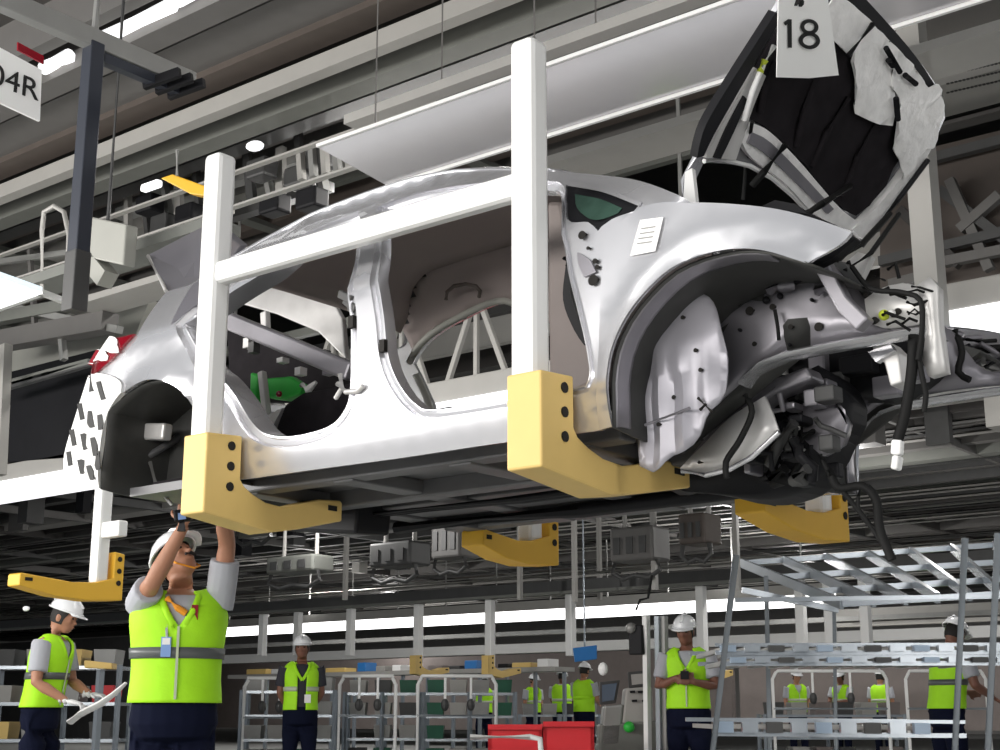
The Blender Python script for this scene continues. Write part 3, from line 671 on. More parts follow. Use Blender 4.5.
# cowl, and a black block put in as shade between hood and fender
cross_sheet('cowl_panel', smooth_poly(top_line([(636,182),(676,196),(700,203),(740,206)]), 0.05, closed=False), M['inner'], -0.02, -0.03, 0.05)
MB().prism([at(762,206,Y=3.75), at(775,200,Y=3.75), at(795,204,Y=3.75), at(808,214,Y=3.75)], (0, 0.2, 0)).build('hood_gap_shade', M['black'], car)
# numbered sheet
def hang(px, py): return hpt(px, py, 0.13)
sp = [hang(778,-10), hang(826,-10), hang(838,75), hang(808,78), hang(776,77)]
card = MB().prism(sp, HN * 0.003).build('number_card', M['paper'])
tag(card, 'white numbered paper card reading 18, hung on the underside of the raised hood', 'card')
def on_card(px, py): return hpt(px, py, 0.136)
o_ = on_card(806, 34); ux = (on_card(826, 34.6) - on_card(786, 33.4)); uy = (on_card(806, 14) - on_card(806, 54))
ux, uy = ux / 40, uy / 40          # one pixel of the photograph on the card
d1 = [(-18,-14),(-14.5,-14),(-14.5,14),(-17.5,14),(-22,10.5),(-20.5,8),(-18,9.5)]
MB().prism([o_ + ux*a_ + uy*b_ - HN*0.0 for a_, b_ in d1], HN*0.002).build('digit', M['ink'], card)
def ring(cx, cy, rx, ry, wd):
    mb = MB(); n = 36; vs = []
    for r_ in (1, 0):
        for k in range(n):
            t = 2*math.pi*k/n; vs.append(o_ + ux*(cx + (rx - wd*(1-r_))*math.cos(t)) + uy*(cy + (ry - wd*(1-r_))*math.sin(t)) + HN*0.002)
    return mb.add(vs, [(k, (k+1) % n, n+(k+1) % n, n+k) for k in range(n)])
m8 = ring(3, -6.4, 10.5, 8.6, 3.6); r2_ = ring(3, 7.4, 8.8, 7.6, 3.4); m8.add(r2_.v, r2_.f); m8.build('digit', M['ink'], card, solid=0.002)
MB().tube([on_card(796, 2), on_card(801, 3)], 0.012, 8).build('hanging_hole', M['ink'], card)

# ------------------------------------------------------------------ carriers
PY, QY = 3.28, 5.38
def bracket(parent, x, sgn, yc, m, reach=1.0, slim=False):
    """L shaped padded arm: block on the post, foot reaching inwards"""
    f = lambda y: yc + sgn * ((y if y < 3.4 else 3.4 + (y - 3.4) * reach) - 3.28)
    prof = [(3.20,1.89),(3.365,1.90),(3.365,1.74),(3.385,1.715),(3.44,1.69),(3.52,1.668),(3.64,1.66),(3.87,1.712),(4.02,1.72),(4.03,1.71),(4.03,1.64),(3.74,1.586),(3.56,1.56),(3.20,1.60)]
    if slim: prof = [(3.20,1.89),(3.275,1.90),(3.275,1.735),(3.40,1.70),(3.60,1.69),(4.02,1.72),(4.03,1.71),(4.03,1.645),(3.74,1.60),(3.45,1.585),(3.20,1.60)]
    hy = 3.238 if slim else 3.315
    mb = MB().prism([(x - 0.065, f(y), z) for y, z in prof], (0.13, 0, 0))
    o = mb.build('padded_arm', m, parent, bevel=0.012)
    for z in (1.855, 1.780, 1.705):
        MB().cyl((x - 0.068, f(hy), z), (x + 0.069, f(hy), z), 0.017, 14).build('bolt_hole', M['hole'], o, smooth=50)
    MB().box((x - 0.067, min(f(3.93), f(3.99)), 1.675), (x + 0.068, max(f(3.93), f(3.99)), 1.695)).build('slot', M['hole'], o)
    return o
def post(parent, x, y, z0, z1, wd=0.092, m=None):
    return MB().box((x - wd/2, y - wd/2, z0), (x + wd/2, y + wd/2, z1)).build('post', m or M['white'], parent, bevel=0.02)
xr, xl = at(530.5, 378, Y=PY).x, at(207, 430, Y=PY).x
zt = at(531, 42, Y=PY).z
car_n = thing('hanger_carrier', (-3.4, PY, 1.55), 'white two post carrier side with pale yellow arms, in front of the car doors', 'carrier')
car_f = thing('hanger_carrier', (-3.4, QY, 1.58), 'far white carrier side with golden yellow arms, showing below the car floor', 'carrier')
zc = at(370, 230, Y=PY).z
for x in (xr, xl):
    post(car_n, x, PY, 1.88, zt); bracket(car_n, x + 0.035, 1, PY, M['yellow'], 1.0 if x == xr else 0.78)
    post(car_f, x - 0.06, QY - 0.065, 1.70, 2.62); bracket(car_f, x - 0.06, -1, QY, M['yellow2'], 0.85 if x == xr else 0.6, True)
MB().beam((xl, PY, zc - 0.002), (xr, PY, zc - 0.002), 0.07, 0.085).build('crossbar', M['white'], car_n, bevel=0.02)
MB().beam((xl - 0.06, QY - 0.065, 2.45), (xr - 0.06, QY - 0.065, 2.45), 0.08, 0.085).build('crossbar', M['white'], car_f, bevel=0.02)
# next carrier down the line, only its front far arm shows
nx = at(106, 590, Y=QY - 0.0).x
c2 = thing('hanger_carrier', (nx, QY, 1.58), 'next white carrier post with golden yellow arm, behind the bumper of the car at left', 'carrier')
post(c2, nx, QY - 0.065, 1.70, 2.62); bracket(c2, nx, -1, QY, M['yellow2'], 0.85, True)
MB().beam((nx, QY - 0.06, at(110,532,Y=QY).z), (nx + 0.22, QY - 0.06, at(110,532,Y=QY).z), 0.07, 0.10).build('crossbar', M['white'], c2, bevel=0.01)

# ------------------------------------------------------------------ overhead structure
def xbox(name, x0, x1, y0, y1, z, h, m, label, cat, group=None, parent=None):
    o = MB().box((x0, y0, z), (x1, y1, z + h)).build(name, m, parent)
    if parent is None: tag(o, label, cat, group)
    return o
def yat(px, py, z): return at(px, py, Z=z).y
# roof plates and ducts running with the line, named by where each lies between its neighbours
for (c0, c1, z, h, m, nm, lab, cat) in [
    (-150, -62, 5.6, .3, 'duct_d', 'roof_plate', 'broad dark roof plate in the upper left corner, outermost of the overhead plates', 'roof plate'),
    (-60, -47, 5.3, .4, 'duct', 'cable_duct', 'narrow grey duct above the black gap beside the upper left lamp tube', 'duct'),
    (-29, -16, 5.35, .2, 'duct_d', 'lamp_channel', 'dark channel that carries the broken lamp tube at upper left', 'lamp channel'),
    (-14, 9, 5.2, .14, 'duct', 'air_duct', 'grey overhead duct just below the broken lamp tube', 'duct'),
    (11, 52, 5.3, .3, 'duct', 'roof_plate', 'broad grey roof plate crossing behind the top of the dark column', 'roof plate'),
    (57, 78, 5.25, .35, 'brown', 'cable_duct', 'dark brown duct between the broad grey plate and the bright rail', 'duct'),
    (82, 96, 5.4, .3, 'duct_d', 'cable_duct', 'near black duct directly above the bright overhead rail', 'duct'),
    (98, 107.5, 5.05, .12, 'duct_l', 'overhead_rail', 'bright pale rail running diagonally above the car roof', 'rail'),
    (108.5, 117, 5.3, .3, 'duct_d', 'cable_duct', 'dark ribbed duct directly below the bright overhead rail', 'duct'),
    (124, 138, 5.1, .15, 'duct_g', 'air_duct', 'wide green grey duct below the bright overhead rail', 'duct'),
    (140, 152, 5.3, .3, 'steel_d', 'cable_duct', 'dark duct above the rods of the glossy tray over the car', 'duct')]:
    ya, yb = yat(250, c0, z), yat(250, c1, z)
    xbox(nm, -22, 0.6, ya, yb, z, h, M[m], lab, cat)
# lamp tubes of the upper left channel
lt = thing('lamp_tube_row', at(110, 30, Z=5.3), 'row of white lamp tubes with gaps under the dark channel at upper left', 'lamp')
for (xa, ya, xb, yb) in [(44, 68, 68, 55), (104, 38, 170, 4), (178, 0, 230, -26)]:
    a, b_ = at(xa, ya, Z=5.28), at(xb, yb, Z=5.28); b_.y = a.y
    MB().tube([a, b_], 0.05, 10).build('lamp_tube', M['tube_soft'], lt, smooth=60)
# pale beam with flange below the ducts (380,120)-(740,0)
def rail(name, px, yt, yb, z, m, lab, cat, x0=-16, x1=0.3, f=0.35, group=None):
    ym = yt + f * (yb - yt); yn = at(px, ym, Z=z).y; yf = at(px, yb, Z=z).y
    h = at(px, yt, Y=yn).z - z
    return xbox(name, x0, x1, yn, yf, z, h, M[m], lab, cat, group)
rail('pale_beam', 500, 58, 78, 4.35, 'duct_l', 'pale grey beam running along the upper edge of the glossy tray', 'beam', x0=at(330, 118, Z=4.35).x, f=0.5)
rail('steel_channel', 500, 80, 92, 4.5, 'steel_d', 'dark channel squeezed between the pale beam and the glossy tray', 'beam', x0=-5.8)
rail('grey_beam', 640, 128, 164, 4.1, 'duct_l', 'wide pale grey beam seen under the glossy tray behind the right white post', 'beam', x0=-9.5, f=0.25)
rail('grey_beam', 160, 232, 262, 3.6, 'duct_g', 'green grey beam passing behind the tailgate at left', 'beam', x0=-14, x1=-6.0)
rail('light_rail', 280, 154, 160, 4.7, 'duct_l', 'thin pale rail left of the glossy tray, upper of two', 'rail', x0=-12, x1=-5.5)
rail('light_rail', 280, 189, 195, 4.2, 'duct_l', 'thin pale rail left of the glossy tray, lower of two', 'rail', x0=-12, x1=-5.3)
# glossy tray above the car
pz = 4.0; ta, tb = at(318, 148, Z=pz), at(385, 185, Z=pz)
tr = thing('overhead_tray', (-4.0, (ta.y + tb.y)/2, pz), 'glossy pale grey sheet tray hanging over the car roof and bonnet', 'tray')
MB().prism([(ta.x, ta.y, pz), (-1.0, ta.y, pz), (-1.0, tb.y, pz), (tb.x, tb.y, pz)], (0, 0, 0.03)).build('sheet', M['tray'], tr, bevel=0.006)
MB().beam((ta.x, ta.y - 0.008, pz + 0.01), (-1.0, ta.y - 0.008, pz + 0.01), 0.016, 0.02).build('edge_strip', M['white'], tr)
MB().beam((tb.x, tb.y + 0.01, pz + 0.0), (-1.0, tb.y + 0.01, pz + 0.0), 0.02, 0.035).build('edge_strip', M['white'], tr)
for x in (-5.0, -3.9, -2.8, -1.7):
    for y in (ta.y + 0.05, tb.y - 0.05):
        MB().cyl((x, y, pz + 0.03), (x, y, 5.1), 0.006, 6).build('hanger_rod', M['duct'], tr, smooth=60)
# clutter of the overhead conveyor at left: brackets, cable loops, motors
ov = thing('overhead_conveyor', at(240, 170, Y=7.0), 'overhead conveyor frame with brackets and motors behind the left white post', 'conveyor')
MB().beam(at(120,215,Y=7.4), at(330,150,Y=7.4), 0.12, 0.10).build('frame_rail', M['steel'], ov)
MB().beam(at(120,250,Y=7.4), at(330,186,Y=7.4), 0.10, 0.08).build('frame_rail', M['steel_d'], ov)
for k in range(12):
    x = 128 + 17 * k; y0 = 150 + (k * 37 % 23) - (x - 130) * 0.28 + 55
    MB().beam(at(x, y0 - 26, Y=7.2), at(x + (k % 3) * 5, y0 + 22, Y=7.2), 0.06 + 0.02 * (k % 2), 0.05).build('bracket', M[('duct_l', 'steel_d', 'steel')[k % 3]], ov)
for k, (x, y) in enumerate([(150,205),(165,225),(190,215),(262,170),(275,205),(300,178),(312,200),(322,160)]):
    p = at(x, y, Y=7.0); MB().box(p - Vector((.11,.08,.08)), p + Vector((.11,.08,.08))).build('motor', M[('black','steel_d')[k % 2]], ov, bevel=0.02)
for k, (x, y) in enumerate([(255,146),(152,238)]):
    p = at(x, y, Y=6.6); MB().ball(p, (0.08, 0.06, 0.035), 12, 8).build('work_lamp', M['tube_soft'], ov, smooth=60)
for k in range(6):
    x = 300 + k * 12; MB().beam(at(x, 150 - k*3, Y=6.9), at(x + 2, 180 - k*3, Y=6.9), 0.05, 0.05).build('bracket', M[('duct_l','steel')[k % 2]], ov)
# amber plate with lamp left of the left post
ys = thing('amber_sign_plate', at(185, 185, Y=4.2), 'blank amber plate with a small white lamp left of the left white post', 'plate')
MB().prism([at(160,178,Y=4.2), at(172,174,Y=4.2), at(208,187,Y=4.2), at(204,196,Y=4.2), at(190,194,Y=4.2)], (0, 0.06, 0.0)).build('plate', M['yellowsign'], ys, bevel=0.006)
MB().cyl(at(177,176,Y=4.2), at(177,150,Y=4.2), 0.008, 8).build('rod', M['steel'], ys)
MB().beam(at(143,189,Y=4.25), at(160,183,Y=4.25), 0.04, 0.04).build('lamp', M['tube_soft'], ys, bevel=0.01)
# dark column with its arm, sign, cabinet, loop pipe, diffuser lamp (left)
XC = -5.6
cl = thing('hanging_column', at(85, 308, X=XC), 'blue black steel column hanging from a slanted arm at upper left', 'column')
b0, b1 = at(75, 308, X=XC), at(92, 62, X=XC)
MB().beam((XC, (b0.y+b1.y)/2, b0.z), (XC, (b0.y+b1.y)/2, b1.z + 0.1), 0.08, 0.08, up=Vector((0, 1, 0))).build('shaft', M['column'], cl, bevel=0.006)
MB().beam((XC-0.0, (b0.y+b1.y)/2, b0.z-0.02), (XC, (b0.y+b1.y)/2, b0.z+0.28), 0.09, 0.09, up=Vector((0, 1, 0))).build('sleeve', M['steel_d'], cl, bevel=0.006)
za = b1.z + 0.12; yc_ = (b0.y+b1.y)/2
MB().beam((XC, yc_ - 0.95, za), (XC, yc_ + 0.62, za), 0.07, 0.10).build('arm', M['steel'], cl, bevel=0.005)
MB().beam((XC, yc_ + 0.05, za - 0.08), (XC, yc_ + 0.55, za - 0.08), 0.05, 0.05).build('arm_clamp', M['column'], cl)
for k in range(3): MB().beam((XC - 0.05, yc_ + 0.35 + 0.08*k, za - 0.10), (XC + 0.15, yc_ + 0.42 + 0.08*k, za - 0.06), 0.03, 0.05).build('cable_clip', M['black'], cl)
MB().cyl((XC, yc_, za), (XC, yc_, 5.4), 0.02, 8).build('hanger_rod', M['steel'], cl)
MB().cyl((XC, yc_-0.8, za), (XC, yc_-0.8, 5.3), 0.02, 8).build('hanger_rod', M['steel'], cl)
# sign 04R facing along the line
q = [at(-40, 26, X=XC), at(42, 70, X=XC), at(40, 121, X=XC), at(-40, 84, X=XC)]
sg = MB().prism(q, (-0.015, 0, 0)).build('bay_sign', M['paper']); tag(sg, 'white bay sign reading 04R in black, cut off by the left edge', 'sign')
so = at(14, 83, X=XC); text_part('lettering', '04R', 1.0, (XC + 0.004, so.y, so.z), (0, 0.165, 0), (0, 0, 0.150), M['ink'], sg, bold=0.0, depth=0.002)
MB().beam(q[0] + Vector((0, 0, .0)), at(-40, 0, X=XC), 0.01, 0.01).build('hook', M['steel'], sg)
MB().prism([at(18,42,X=XC-.03), at(44,56,X=XC-.03), at(44,64,X=XC-.03), at(18,50,X=XC-.03)], (-0.01, 0, 0)).build('red_label', M['red'], sg)
cb = MB().prism([at(88,216,Y=4.6), at(126,224,Y=4.6), at(123,265,Y=4.6), at(90,258,Y=4.6)], (0.01, 0.08, 0)).build('control_cabinet', M['lightbox'], bevel=0.01)
tag(cb, 'pale grey control box hanging just right of the dark column', 'cabinet')
MB().cyl(at(108,222,Y=4.65), Vector((at(108,222,Y=4.65).x, 4.65, 5.3)), 0.012, 8).build('hanger_rod', M['steel_d'], cb)
MB().beam(at(90,258,Y=4.65), at(108,280,Y=4.65), 0.10, 0.10).build('conduit', M['lightbox'], cb)
lp = MB().tube([at(42,292,Y=4.9), at(42,230,Y=4.9), at(44,212,Y=4.9), at(54,206,Y=4.9), at(64,212,Y=4.9), at(69,235,Y=4.9), at(68,262,Y=4.9)], 0.016, 10).build('loop_pipe', M['duct_l'], smooth=60)
tag(lp, 'pale pipe bent into an upside down loop left of the dark column', 'pipe')
dl = thing('ceiling_lamp', at(20, 300, Y=4.4), 'wide flat lamp with a blue white diffuser at the left edge', 'lamp')
LZ = at(20, 296, Y=4.3).z
MB().prism([at(-60,266,Z=LZ), at(0,277,Z=LZ), at(42,292,Z=LZ), at(2,310,Z=LZ), at(-60,330,Z=LZ)], (0.0, 0.0, 0.03)).build('diffuser', M['lampglass'], dl)
MB().beam(at(-40,322,Z=LZ), at(42,293,Z=LZ), 0.03, 0.03).build('rim', M['white'], dl)
MB().beam(at(40,292,Z=LZ), at(72,304,Z=LZ), 0.04, 0.03).build('rim', M['white'], dl)
# frames at the left edge
lf = thing('side_frame', at(40, 470, Y=6.4), 'grey steel frame with crossed members left of the car rear', 'frame')
MB().beam(at(6,345,Y=6.4), at(0,475,Y=6.4), 0.08, 0.08).build('upright', M['duct_l'], lf)
for (xa, ya, xb, yb, wd, m) in [(-20,345,110,322,0.16,'duct'),(-20,322,100,300,0.10,'duct_g'),(-20,395,95,362,0.05,'steel_d'),(14,382,90,362,0.05,'duct_g'),(-20,300,120,330,0.06,'steel'),(0,262,90,250,0.05,'steel'),(30,250,36,340,0.04,'duct'),(60,320,64,360,0.05,'steel')]:
    MB().beam(at(xa,ya,Y=6.6), at(xb,yb,Y=6.6), wd, wd).build('member', M[m], lf)
MB().prism([at(10,372,Y=7.0), at(96,350,Y=7.0), at(92,456,Y=7.0), at(8,462,Y=7.0)], (0, 0.3, 0)).build('dark_cover', M['black'], lf)
MB().prism([at(-30,345,Y=7.2), at(110,310,Y=7.2), at(150,300,Y=7.2), at(120,372,Y=7.2), at(-30,380,Y=7.2)], (0, 0.3, 0)).build('frame_plate', M['lightbox'], lf)

# long white beam behind the car with a lamp strip along its lower edge
wb = thing('white_beam', (-6, 7.1, 2.9), 'long white beam with a bright lamp strip passing behind the whole car', 'beam')
zb = at(970, 307, Y=7.0).z; zt2, zl = at(970, 279, Y=7.0).z, at(970, 343, Y=7.0).z
MB().box((-28, 7.0, zb), (3.0, 7.16, zt2)).build('beam', M['duct_l'], wb, bevel=0.01)
MB().box((-28, 6.97, zl), (3.0, 7.1, zb - 0.005)).build('lamp_strip', M['tube_soft'], wb, bevel=0.01)
# light truss behind the door openings and at right
for nm, xa, xb, z0, yy, lab in [('steel_truss', -10.0, -4.6, zb + 0.25, 8.2, 'pale bar truss behind the white beam, seen through the door openings')]:
    t = thing(nm, ((xa+xb)/2, yy, z0), lab, 'truss')
    MB().beam((xa, yy, z0), (xb, yy, z0), 0.07, 0.07).build('chord', M['duct_g'], t); MB().beam((xa, yy, z0 + 0.95), (xb, yy, z0 + 0.95), 0.07, 0.07).build('chord', M['duct_g'], t)
    for q in (xa + .3, xb - .3): MB().cyl((q, yy, z0 + .95), (q, yy, 5.9), 0.02, 8).build('hanger_rod', M['steel'], t)
    x = xa; k = 0
    while x < xb - 0.1:
        MB().beam((x, yy, z0 + (0 if k % 2 else .95)), (x + 0.40, yy, z0 + (.95 if k % 2 else 0)), 0.04, 0.04).build('web_bar', M['duct_l'], t)
        if k % 2: MB().beam((x + .4, yy, z0), (x + .4, yy, z0 + .95), 0.035, 0.035).build('web_bar', M['duct_l'], t)
        x += 0.40; k += 1
rp = xbox('grey_post', at(931,300,Y=6.6).x - .06, at(931,300,Y=6.6).x + .06, 6.55, 6.67, at(931,390,Y=6.6).z, 5.6 - at(931,390,Y=6.6).z, M['duct_l'], 'pale grey upright post right of the raised hood', 'post')
for (yt, yb, z, m, lab) in [(-40, 52, 4.6, 'duct', 'broad grey plate beyond the raised hood at the upper right corner'), (60, 108, 4.3, 'duct_l', 'pale perforated plate right of the raised hood'), (112, 124, 4.2, 'duct_d', 'near black beam below the pale perforated plate at right')]:
    rail('roof_plate', 980, yt, yb, z, m, lab, 'roof plate', x0=-3.2, x1=3.0, f=0.3)
pf = MB()
for i in range(16):
    for j in range(4):
        p = at(948 + i*4, 66 + j*9 - i*0.9, Z=4.295); pf.cyl(p, p + Vector((0, 0, 0.004)), 0.010, 6)
o = pf.build('perforation', M['steel_d']); o.parent = None
for q_ in [k for k in COL.objects if k.get('label', '').startswith('pale perforated')]:
    o.parent = q_; o.matrix_parent_inverse = q_.matrix_basis.inverted(); o['kind'] = 'stuff'
bt = thing('brown_truss', at(970, 200, Y=9.5), 'brown steel bracing panel right of the pale grey post', 'truss')
MB().prism([at(880,160,Y=9.6), at(1010,128,Y=9.6), at(1010,285,Y=9.6), at(880,300,Y=9.6)], (0, 0.1, 0)).build('backing', M['brown'], bt)
for (xa, ya, xb, yb, m) in [(880,172,1005,140,'steel_d'),(940,190,1005,240,'steel_d'),(950,180,990,270,'duct'),(960,230,1000,195,'duct'),(900,210,960,265,'duct_d'),(880,262,1005,232,'steel_d'),(945,262,1005,250,'duct'),(890,285,940,272,'duct')]:
    yb_ = 9.5 - 0.012 * len(bt.children)
    MB().beam(at(xa,ya,Y=yb_), at(xb,yb,Y=yb_), 0.07, 0.07).build('brace', M[m], bt)

pfield = thing('roof_field', (-11, 8.6, 5.7), 'dim ribbed roof field between the overhead ducts and the upper deck', 'roof')
MB().box((-30, 6.9, 5.85), (3, 10.2, 5.95)).build('plate', M['duct'], pfield)
for k in range(9): MB().box((-30, 7.0 + .36*k, 5.62), (3, 7.08 + .36*k + .06*(k % 2), 5.85)).build('rib', M[('duct_g', 'brown', 'duct', 'duct_l')[k % 4]], pfield)
for k in range(12): MB().box((-29 + 2.7*k, 7.0, 5.58), (-28.85 + 2.7*k, 10.2, 5.63)).build('cross_rib', M['duct_g'], pfield)
# deck of the level above, seen from underneath far back
DZ = 4.4
dk = thing('upper_deck', (-15, 22, DZ), 'dark ribbed underside of the upper deck stretching across the hall behind', 'deck')
MB().box((-60, 10.2, DZ + 0.3), (8, 36, DZ + 0.4)).build('deck_plate', M['steel_d'], dk)
y = 10.3; k = 0; rnd = random.Random(3)
while y < 36:
    wdt = rnd.choice((0.06, 0.08, 0.12, 0.2, 0.4)); zz = DZ + rnd.uniform(-0.12, 0.12)
    MB().box((-60, y, zz), (8, y + wdt, DZ + 0.3)).build('joist', M[rnd.choice(('duct', 'steel_d', 'duct_d', 'duct_d', 'duct_g', 'steel_d', 'duct', 'duct_l' if rnd.random() < .35 else 'brown'))], dk)
    if rnd.random() < 0.5: MB().tube([(-60, y + .3, DZ - .1), (8, y + .3, DZ - .1)], 0.03, 6).build('service_pipe', M[rnd.choice(('duct_l', 'steel', 'steel_d'))], dk, smooth=60)
    y += wdt + rnd.uniform(0.12, 0.5); k += 1
for k in range(26):
    x = -58 + 2.55 * k + rnd.uniform(-.6, .6); MB().box((x, 10.4, DZ - 0.10), (x + rnd.choice((.06, .1, .2)), 36, DZ + 0.03)).build('cross_beam', M[('steel_d', 'duct_d', 'duct')[k % 3]], dk)
for k in range(46):
    x, yy = rnd.uniform(-26, 2), rnd.uniform(10.6, 24); sx, sy, sz = rnd.uniform(.1, .5), rnd.uniform(.1, .4), rnd.uniform(.1, .4)
    MB().box((x, yy, DZ - .05 - sz), (x + sx, yy + sy, DZ + .1)).build('junction_box', M[rnd.choice(('black', 'steel_d', 'duct', 'duct_l', 'brown'))], dk)

# ------------------------------------------------------------------ people
def rotm(yaw, pitch, roll=0.0):
    return Matrix.Rotation(yaw, 3, 'Z') @ Matrix.Rotation(pitch, 3, 'X') @ Matrix.Rotation(roll, 3, 'Y')
def hand_mb(mb, wrist, d, nrm, curl, s=1.0, side_=1):
    """palm, four unequal bent fingers and a thumb leaving the side of the palm"""
    d = d.normalized(); nrm = (nrm - d * nrm.dot(d)).normalized(); x = d.cross(nrm).normalized() * side_
    palm = wrist + d * 0.095 * s
    mb.tube([wrist - d*0.02*s, wrist + d*0.025*s, wrist + d*0.06*s, palm, palm + d*0.01*s], [(0.024*s,0.018*s),(0.033*s,0.018*s),(0.041*s,0.016*s),(0.040*s,0.014*s),(0.034*s,0.010*s)], 10, up=nrm)
    for k, (o, L) in enumerate(((-0.029, 0.068), (-0.010, 0.078), (0.010, 0.073), (0.028, 0.058))):
        p = palm + x * o * s - d * 0.008 * s; pts = [p]; a = 0.0
        for f, seg in enumerate((0.45, 0.32, 0.23)):
            a += curl * (0.6 + 0.25 * f) + 0.05 * k
            p = p + (d * math.cos(a) + nrm * math.sin(a)) * L * seg * s; pts.append(p)
        mb.tube(pts, [0.0095*s, 0.009*s, 0.008*s, 0.0065*s], 8)
    b = wrist + d * 0.03 * s - x * 0.030 * s
    t1 = b + (d * 0.55 - x * 0.75 + nrm * 0.35 * curl).normalized() * 0.038 * s
    t2 = t1 + (d * 0.85 - x * 0.2 + nrm * 0.6 * curl).normalized() * 0.030 * s
    mb.tube([b + x * 0.012 * s, b, t1, t2], [0.013*s, 0.013*s, 0.011*s, 0.008*s], 8)
def person(name, loc, face, label, arms, head=(0, 0), group=None, skin='skin', lean=0.0, shirt='shirt', vest='vest', voxel=0.011, stature=1.0,
           gloves=(False, False), helmet=True, open_vest=False, legs=((-0.10, 0.02), (0.10, -0.02)), band='band', hands=None, bulk=1.0):
    """local frame: the person looks along -Y, x runs to the picture's right when facing the camera"""
    root = thing(name, loc, label, 'person', group); root.rotation_euler = (0, 0, face); root.scale = (stature,)*3
    V = Vector
    def B(mb, nm, m, parent=root, **k):
        o = mb.build(nm, m, None, **k) if False else mb.build(nm, m, _anchor, **k); o.parent = parent
        o.matrix_parent_inverse = Matrix(); return o
    _anchor = root
    tilt = lambda p: V((p[0], p[1] - lean * max(0, p[2] - 0.95), p[2]))
    hz = [(0.90, .165, .115), (0.98, .158, .112), (1.08, .150, .105), (1.20, .165, .115), (1.32, .180, .120), (1.40, .172, .108), (1.45, .125, .085), (1.48, .065, .062)]
    sh = [tilt(V((sx * 0.185, 0, 1.415))) for sx in (-1, 1)]
    nk0, nk1 = tilt(V((0, 0.01, 1.44))), tilt(V((0, 0.0, 1.53)))
    hm = rotm(head[0], head[1]); hc = nk1 + hm @ V((0, -0.02, 0.095))
    # body: one skin surface
    b = MB()
    b.tube([tilt(V((0, 0, z))) for z, *_ in hz], [(a * .92, c * .92) for _, a, c in hz], 16, up=V((0, 1, 0)))
    b.tube([nk0, nk1, hc + hm @ V((0, 0, -0.03))], [0.062, 0.056, 0.05], 12)
    b.ball(hc, (0.074, 0.094, 0.115), 18, 14, hm)
    b.ball(hc + hm @ V((0, -0.045, -0.062)), (0.050, 0.048, 0.050), 14, 10, hm)
    b.tube([hc + hm @ V((0, -0.088, 0.018)), hc + hm @ V((0, -0.108, -0.020)), hc + hm @ V((0, -0.092, -0.030))], [0.008, 0.015, 0.010], 8)
    for sx in (-1, 1):
        b.ball(hc + hm @ V((sx * 0.075, 0.008, -0.008)), (0.010, 0.020, 0.032), 10, 8, hm)
        b.ball(hc + hm @ V((sx * 0.036, -0.076, -0.012)), (0.020, 0.014, 0.016), 8, 6, hm)
        b.tube([hc + hm @ V((sx * 0.014, -0.088, 0.026)), hc + hm @ V((sx * 0.052, -0.076, 0.024))], 0.009, 6)
    b.tube([hc + hm @ V((-0.022, -0.090, -0.055)), hc + hm @ V((0, -0.097, -0.053)), hc + hm @ V((0.022, -0.090, -0.055))], [0.005, 0.009, 0.005], 6)
    hips = [V((sx * 0.09, 0, 0.90)) for sx in (-1, 1)]; feet = []
    for i, (fx, fy) in enumerate(legs):
        kn = V((hips[i].x * .55 + fx * .55, fy * .5 - 0.02, 0.50)); an = V((fx * 1.05, fy, 0.09)); feet.append(an)
        b.tube([hips[i], (hips[i] + kn) / 2, kn, (kn + an) / 2, an], [0.070, 0.064, 0.05, 0.048, 0.036], 12)
        b.tube([an + V((0, 0.03, -0.05)), an + V((0, -0.06, -0.05)), an + V((0, -0.14, -0.065))], [(0.034, .03), (0.04, .028), (0.03, .016)], 10)
    el = [tilt(V(a[0])) for a in arms]; wr = [tilt(V(a[1])) for a in arms]
    for i, sx in enumerate((-1, 1)):
        e, w_ = el[i], wr[i]; fd = (w_ - e).normalized()
        b.tube([sh[i] * .9 + nk0 * .1, sh[i], (sh[i] + e) / 2, e, e * .72 + w_ * .28, w_], [0.05, 0.056, 0.050, 0.041, 0.043, 0.026], 12)
        hd, hn, cu = (hands[i] if hands else (fd, V((0, -1, 0)), 0.5))
        if not gloves[i]: hand_mb(b, w_, V(hd), V(hn), cu, 1.0, sx)
    body = B(b, 'body', M[skin], voxel=voxel)
    for i, sx in enumerate((-1, 1)):
        if gloves[i]:
            hd, hn, cu = (hands[i] if hands else ((wr[i]-el[i]).normalized(), V((0, -1, 0)), 0.5)); g = MB(); hand_mb(g, wr[i], V(hd), V(hn), cu, 1.12, sx)
            g.tube([wr[i] - V(hd) * .05, wr[i]], [0.036, 0.034], 10); B(g, 'glove', M['glove'], voxel=min(voxel, 0.008))
    # eyes, hair, helmet
    for sx in (-1, 1):
        B(MB().ball(hc + hm @ V((sx * 0.032, -0.086, 0.012)), (0.012, 0.008, 0.007), 8, 6, hm), 'eye', M['eye'])
    h = MB(); 
    n = 18; vs = []
    for j in range(7):
        t = math.pi * (0.05 + 0.62 * j / 6)
        for k in range(n):
            a = 2 * math.pi * k / n; rr = 0.006
            zlim = 0.115 * math.cos(t)
            fr = max(0.0, -math.sin(a))        # front of the head stays free
            zz = max(zlim, 0.045) if fr > 0.35 else zlim
            vs.append(hc + hm @ V(((0.074 + rr) * math.sin(t) * math.cos(a), (0.094 + rr) * math.sin(t) * math.sin(a) + 0.004, zz + 0.004)))
    h.add(vs, [(j*n+k, (j+1)*n+k, (j+1)*n+(k+1) % n, j*n+(k+1) % n) for j in range(6) for k in range(n)] + [tuple(range(n))])
    B(h, 'hair', M['hair'], smooth=60)
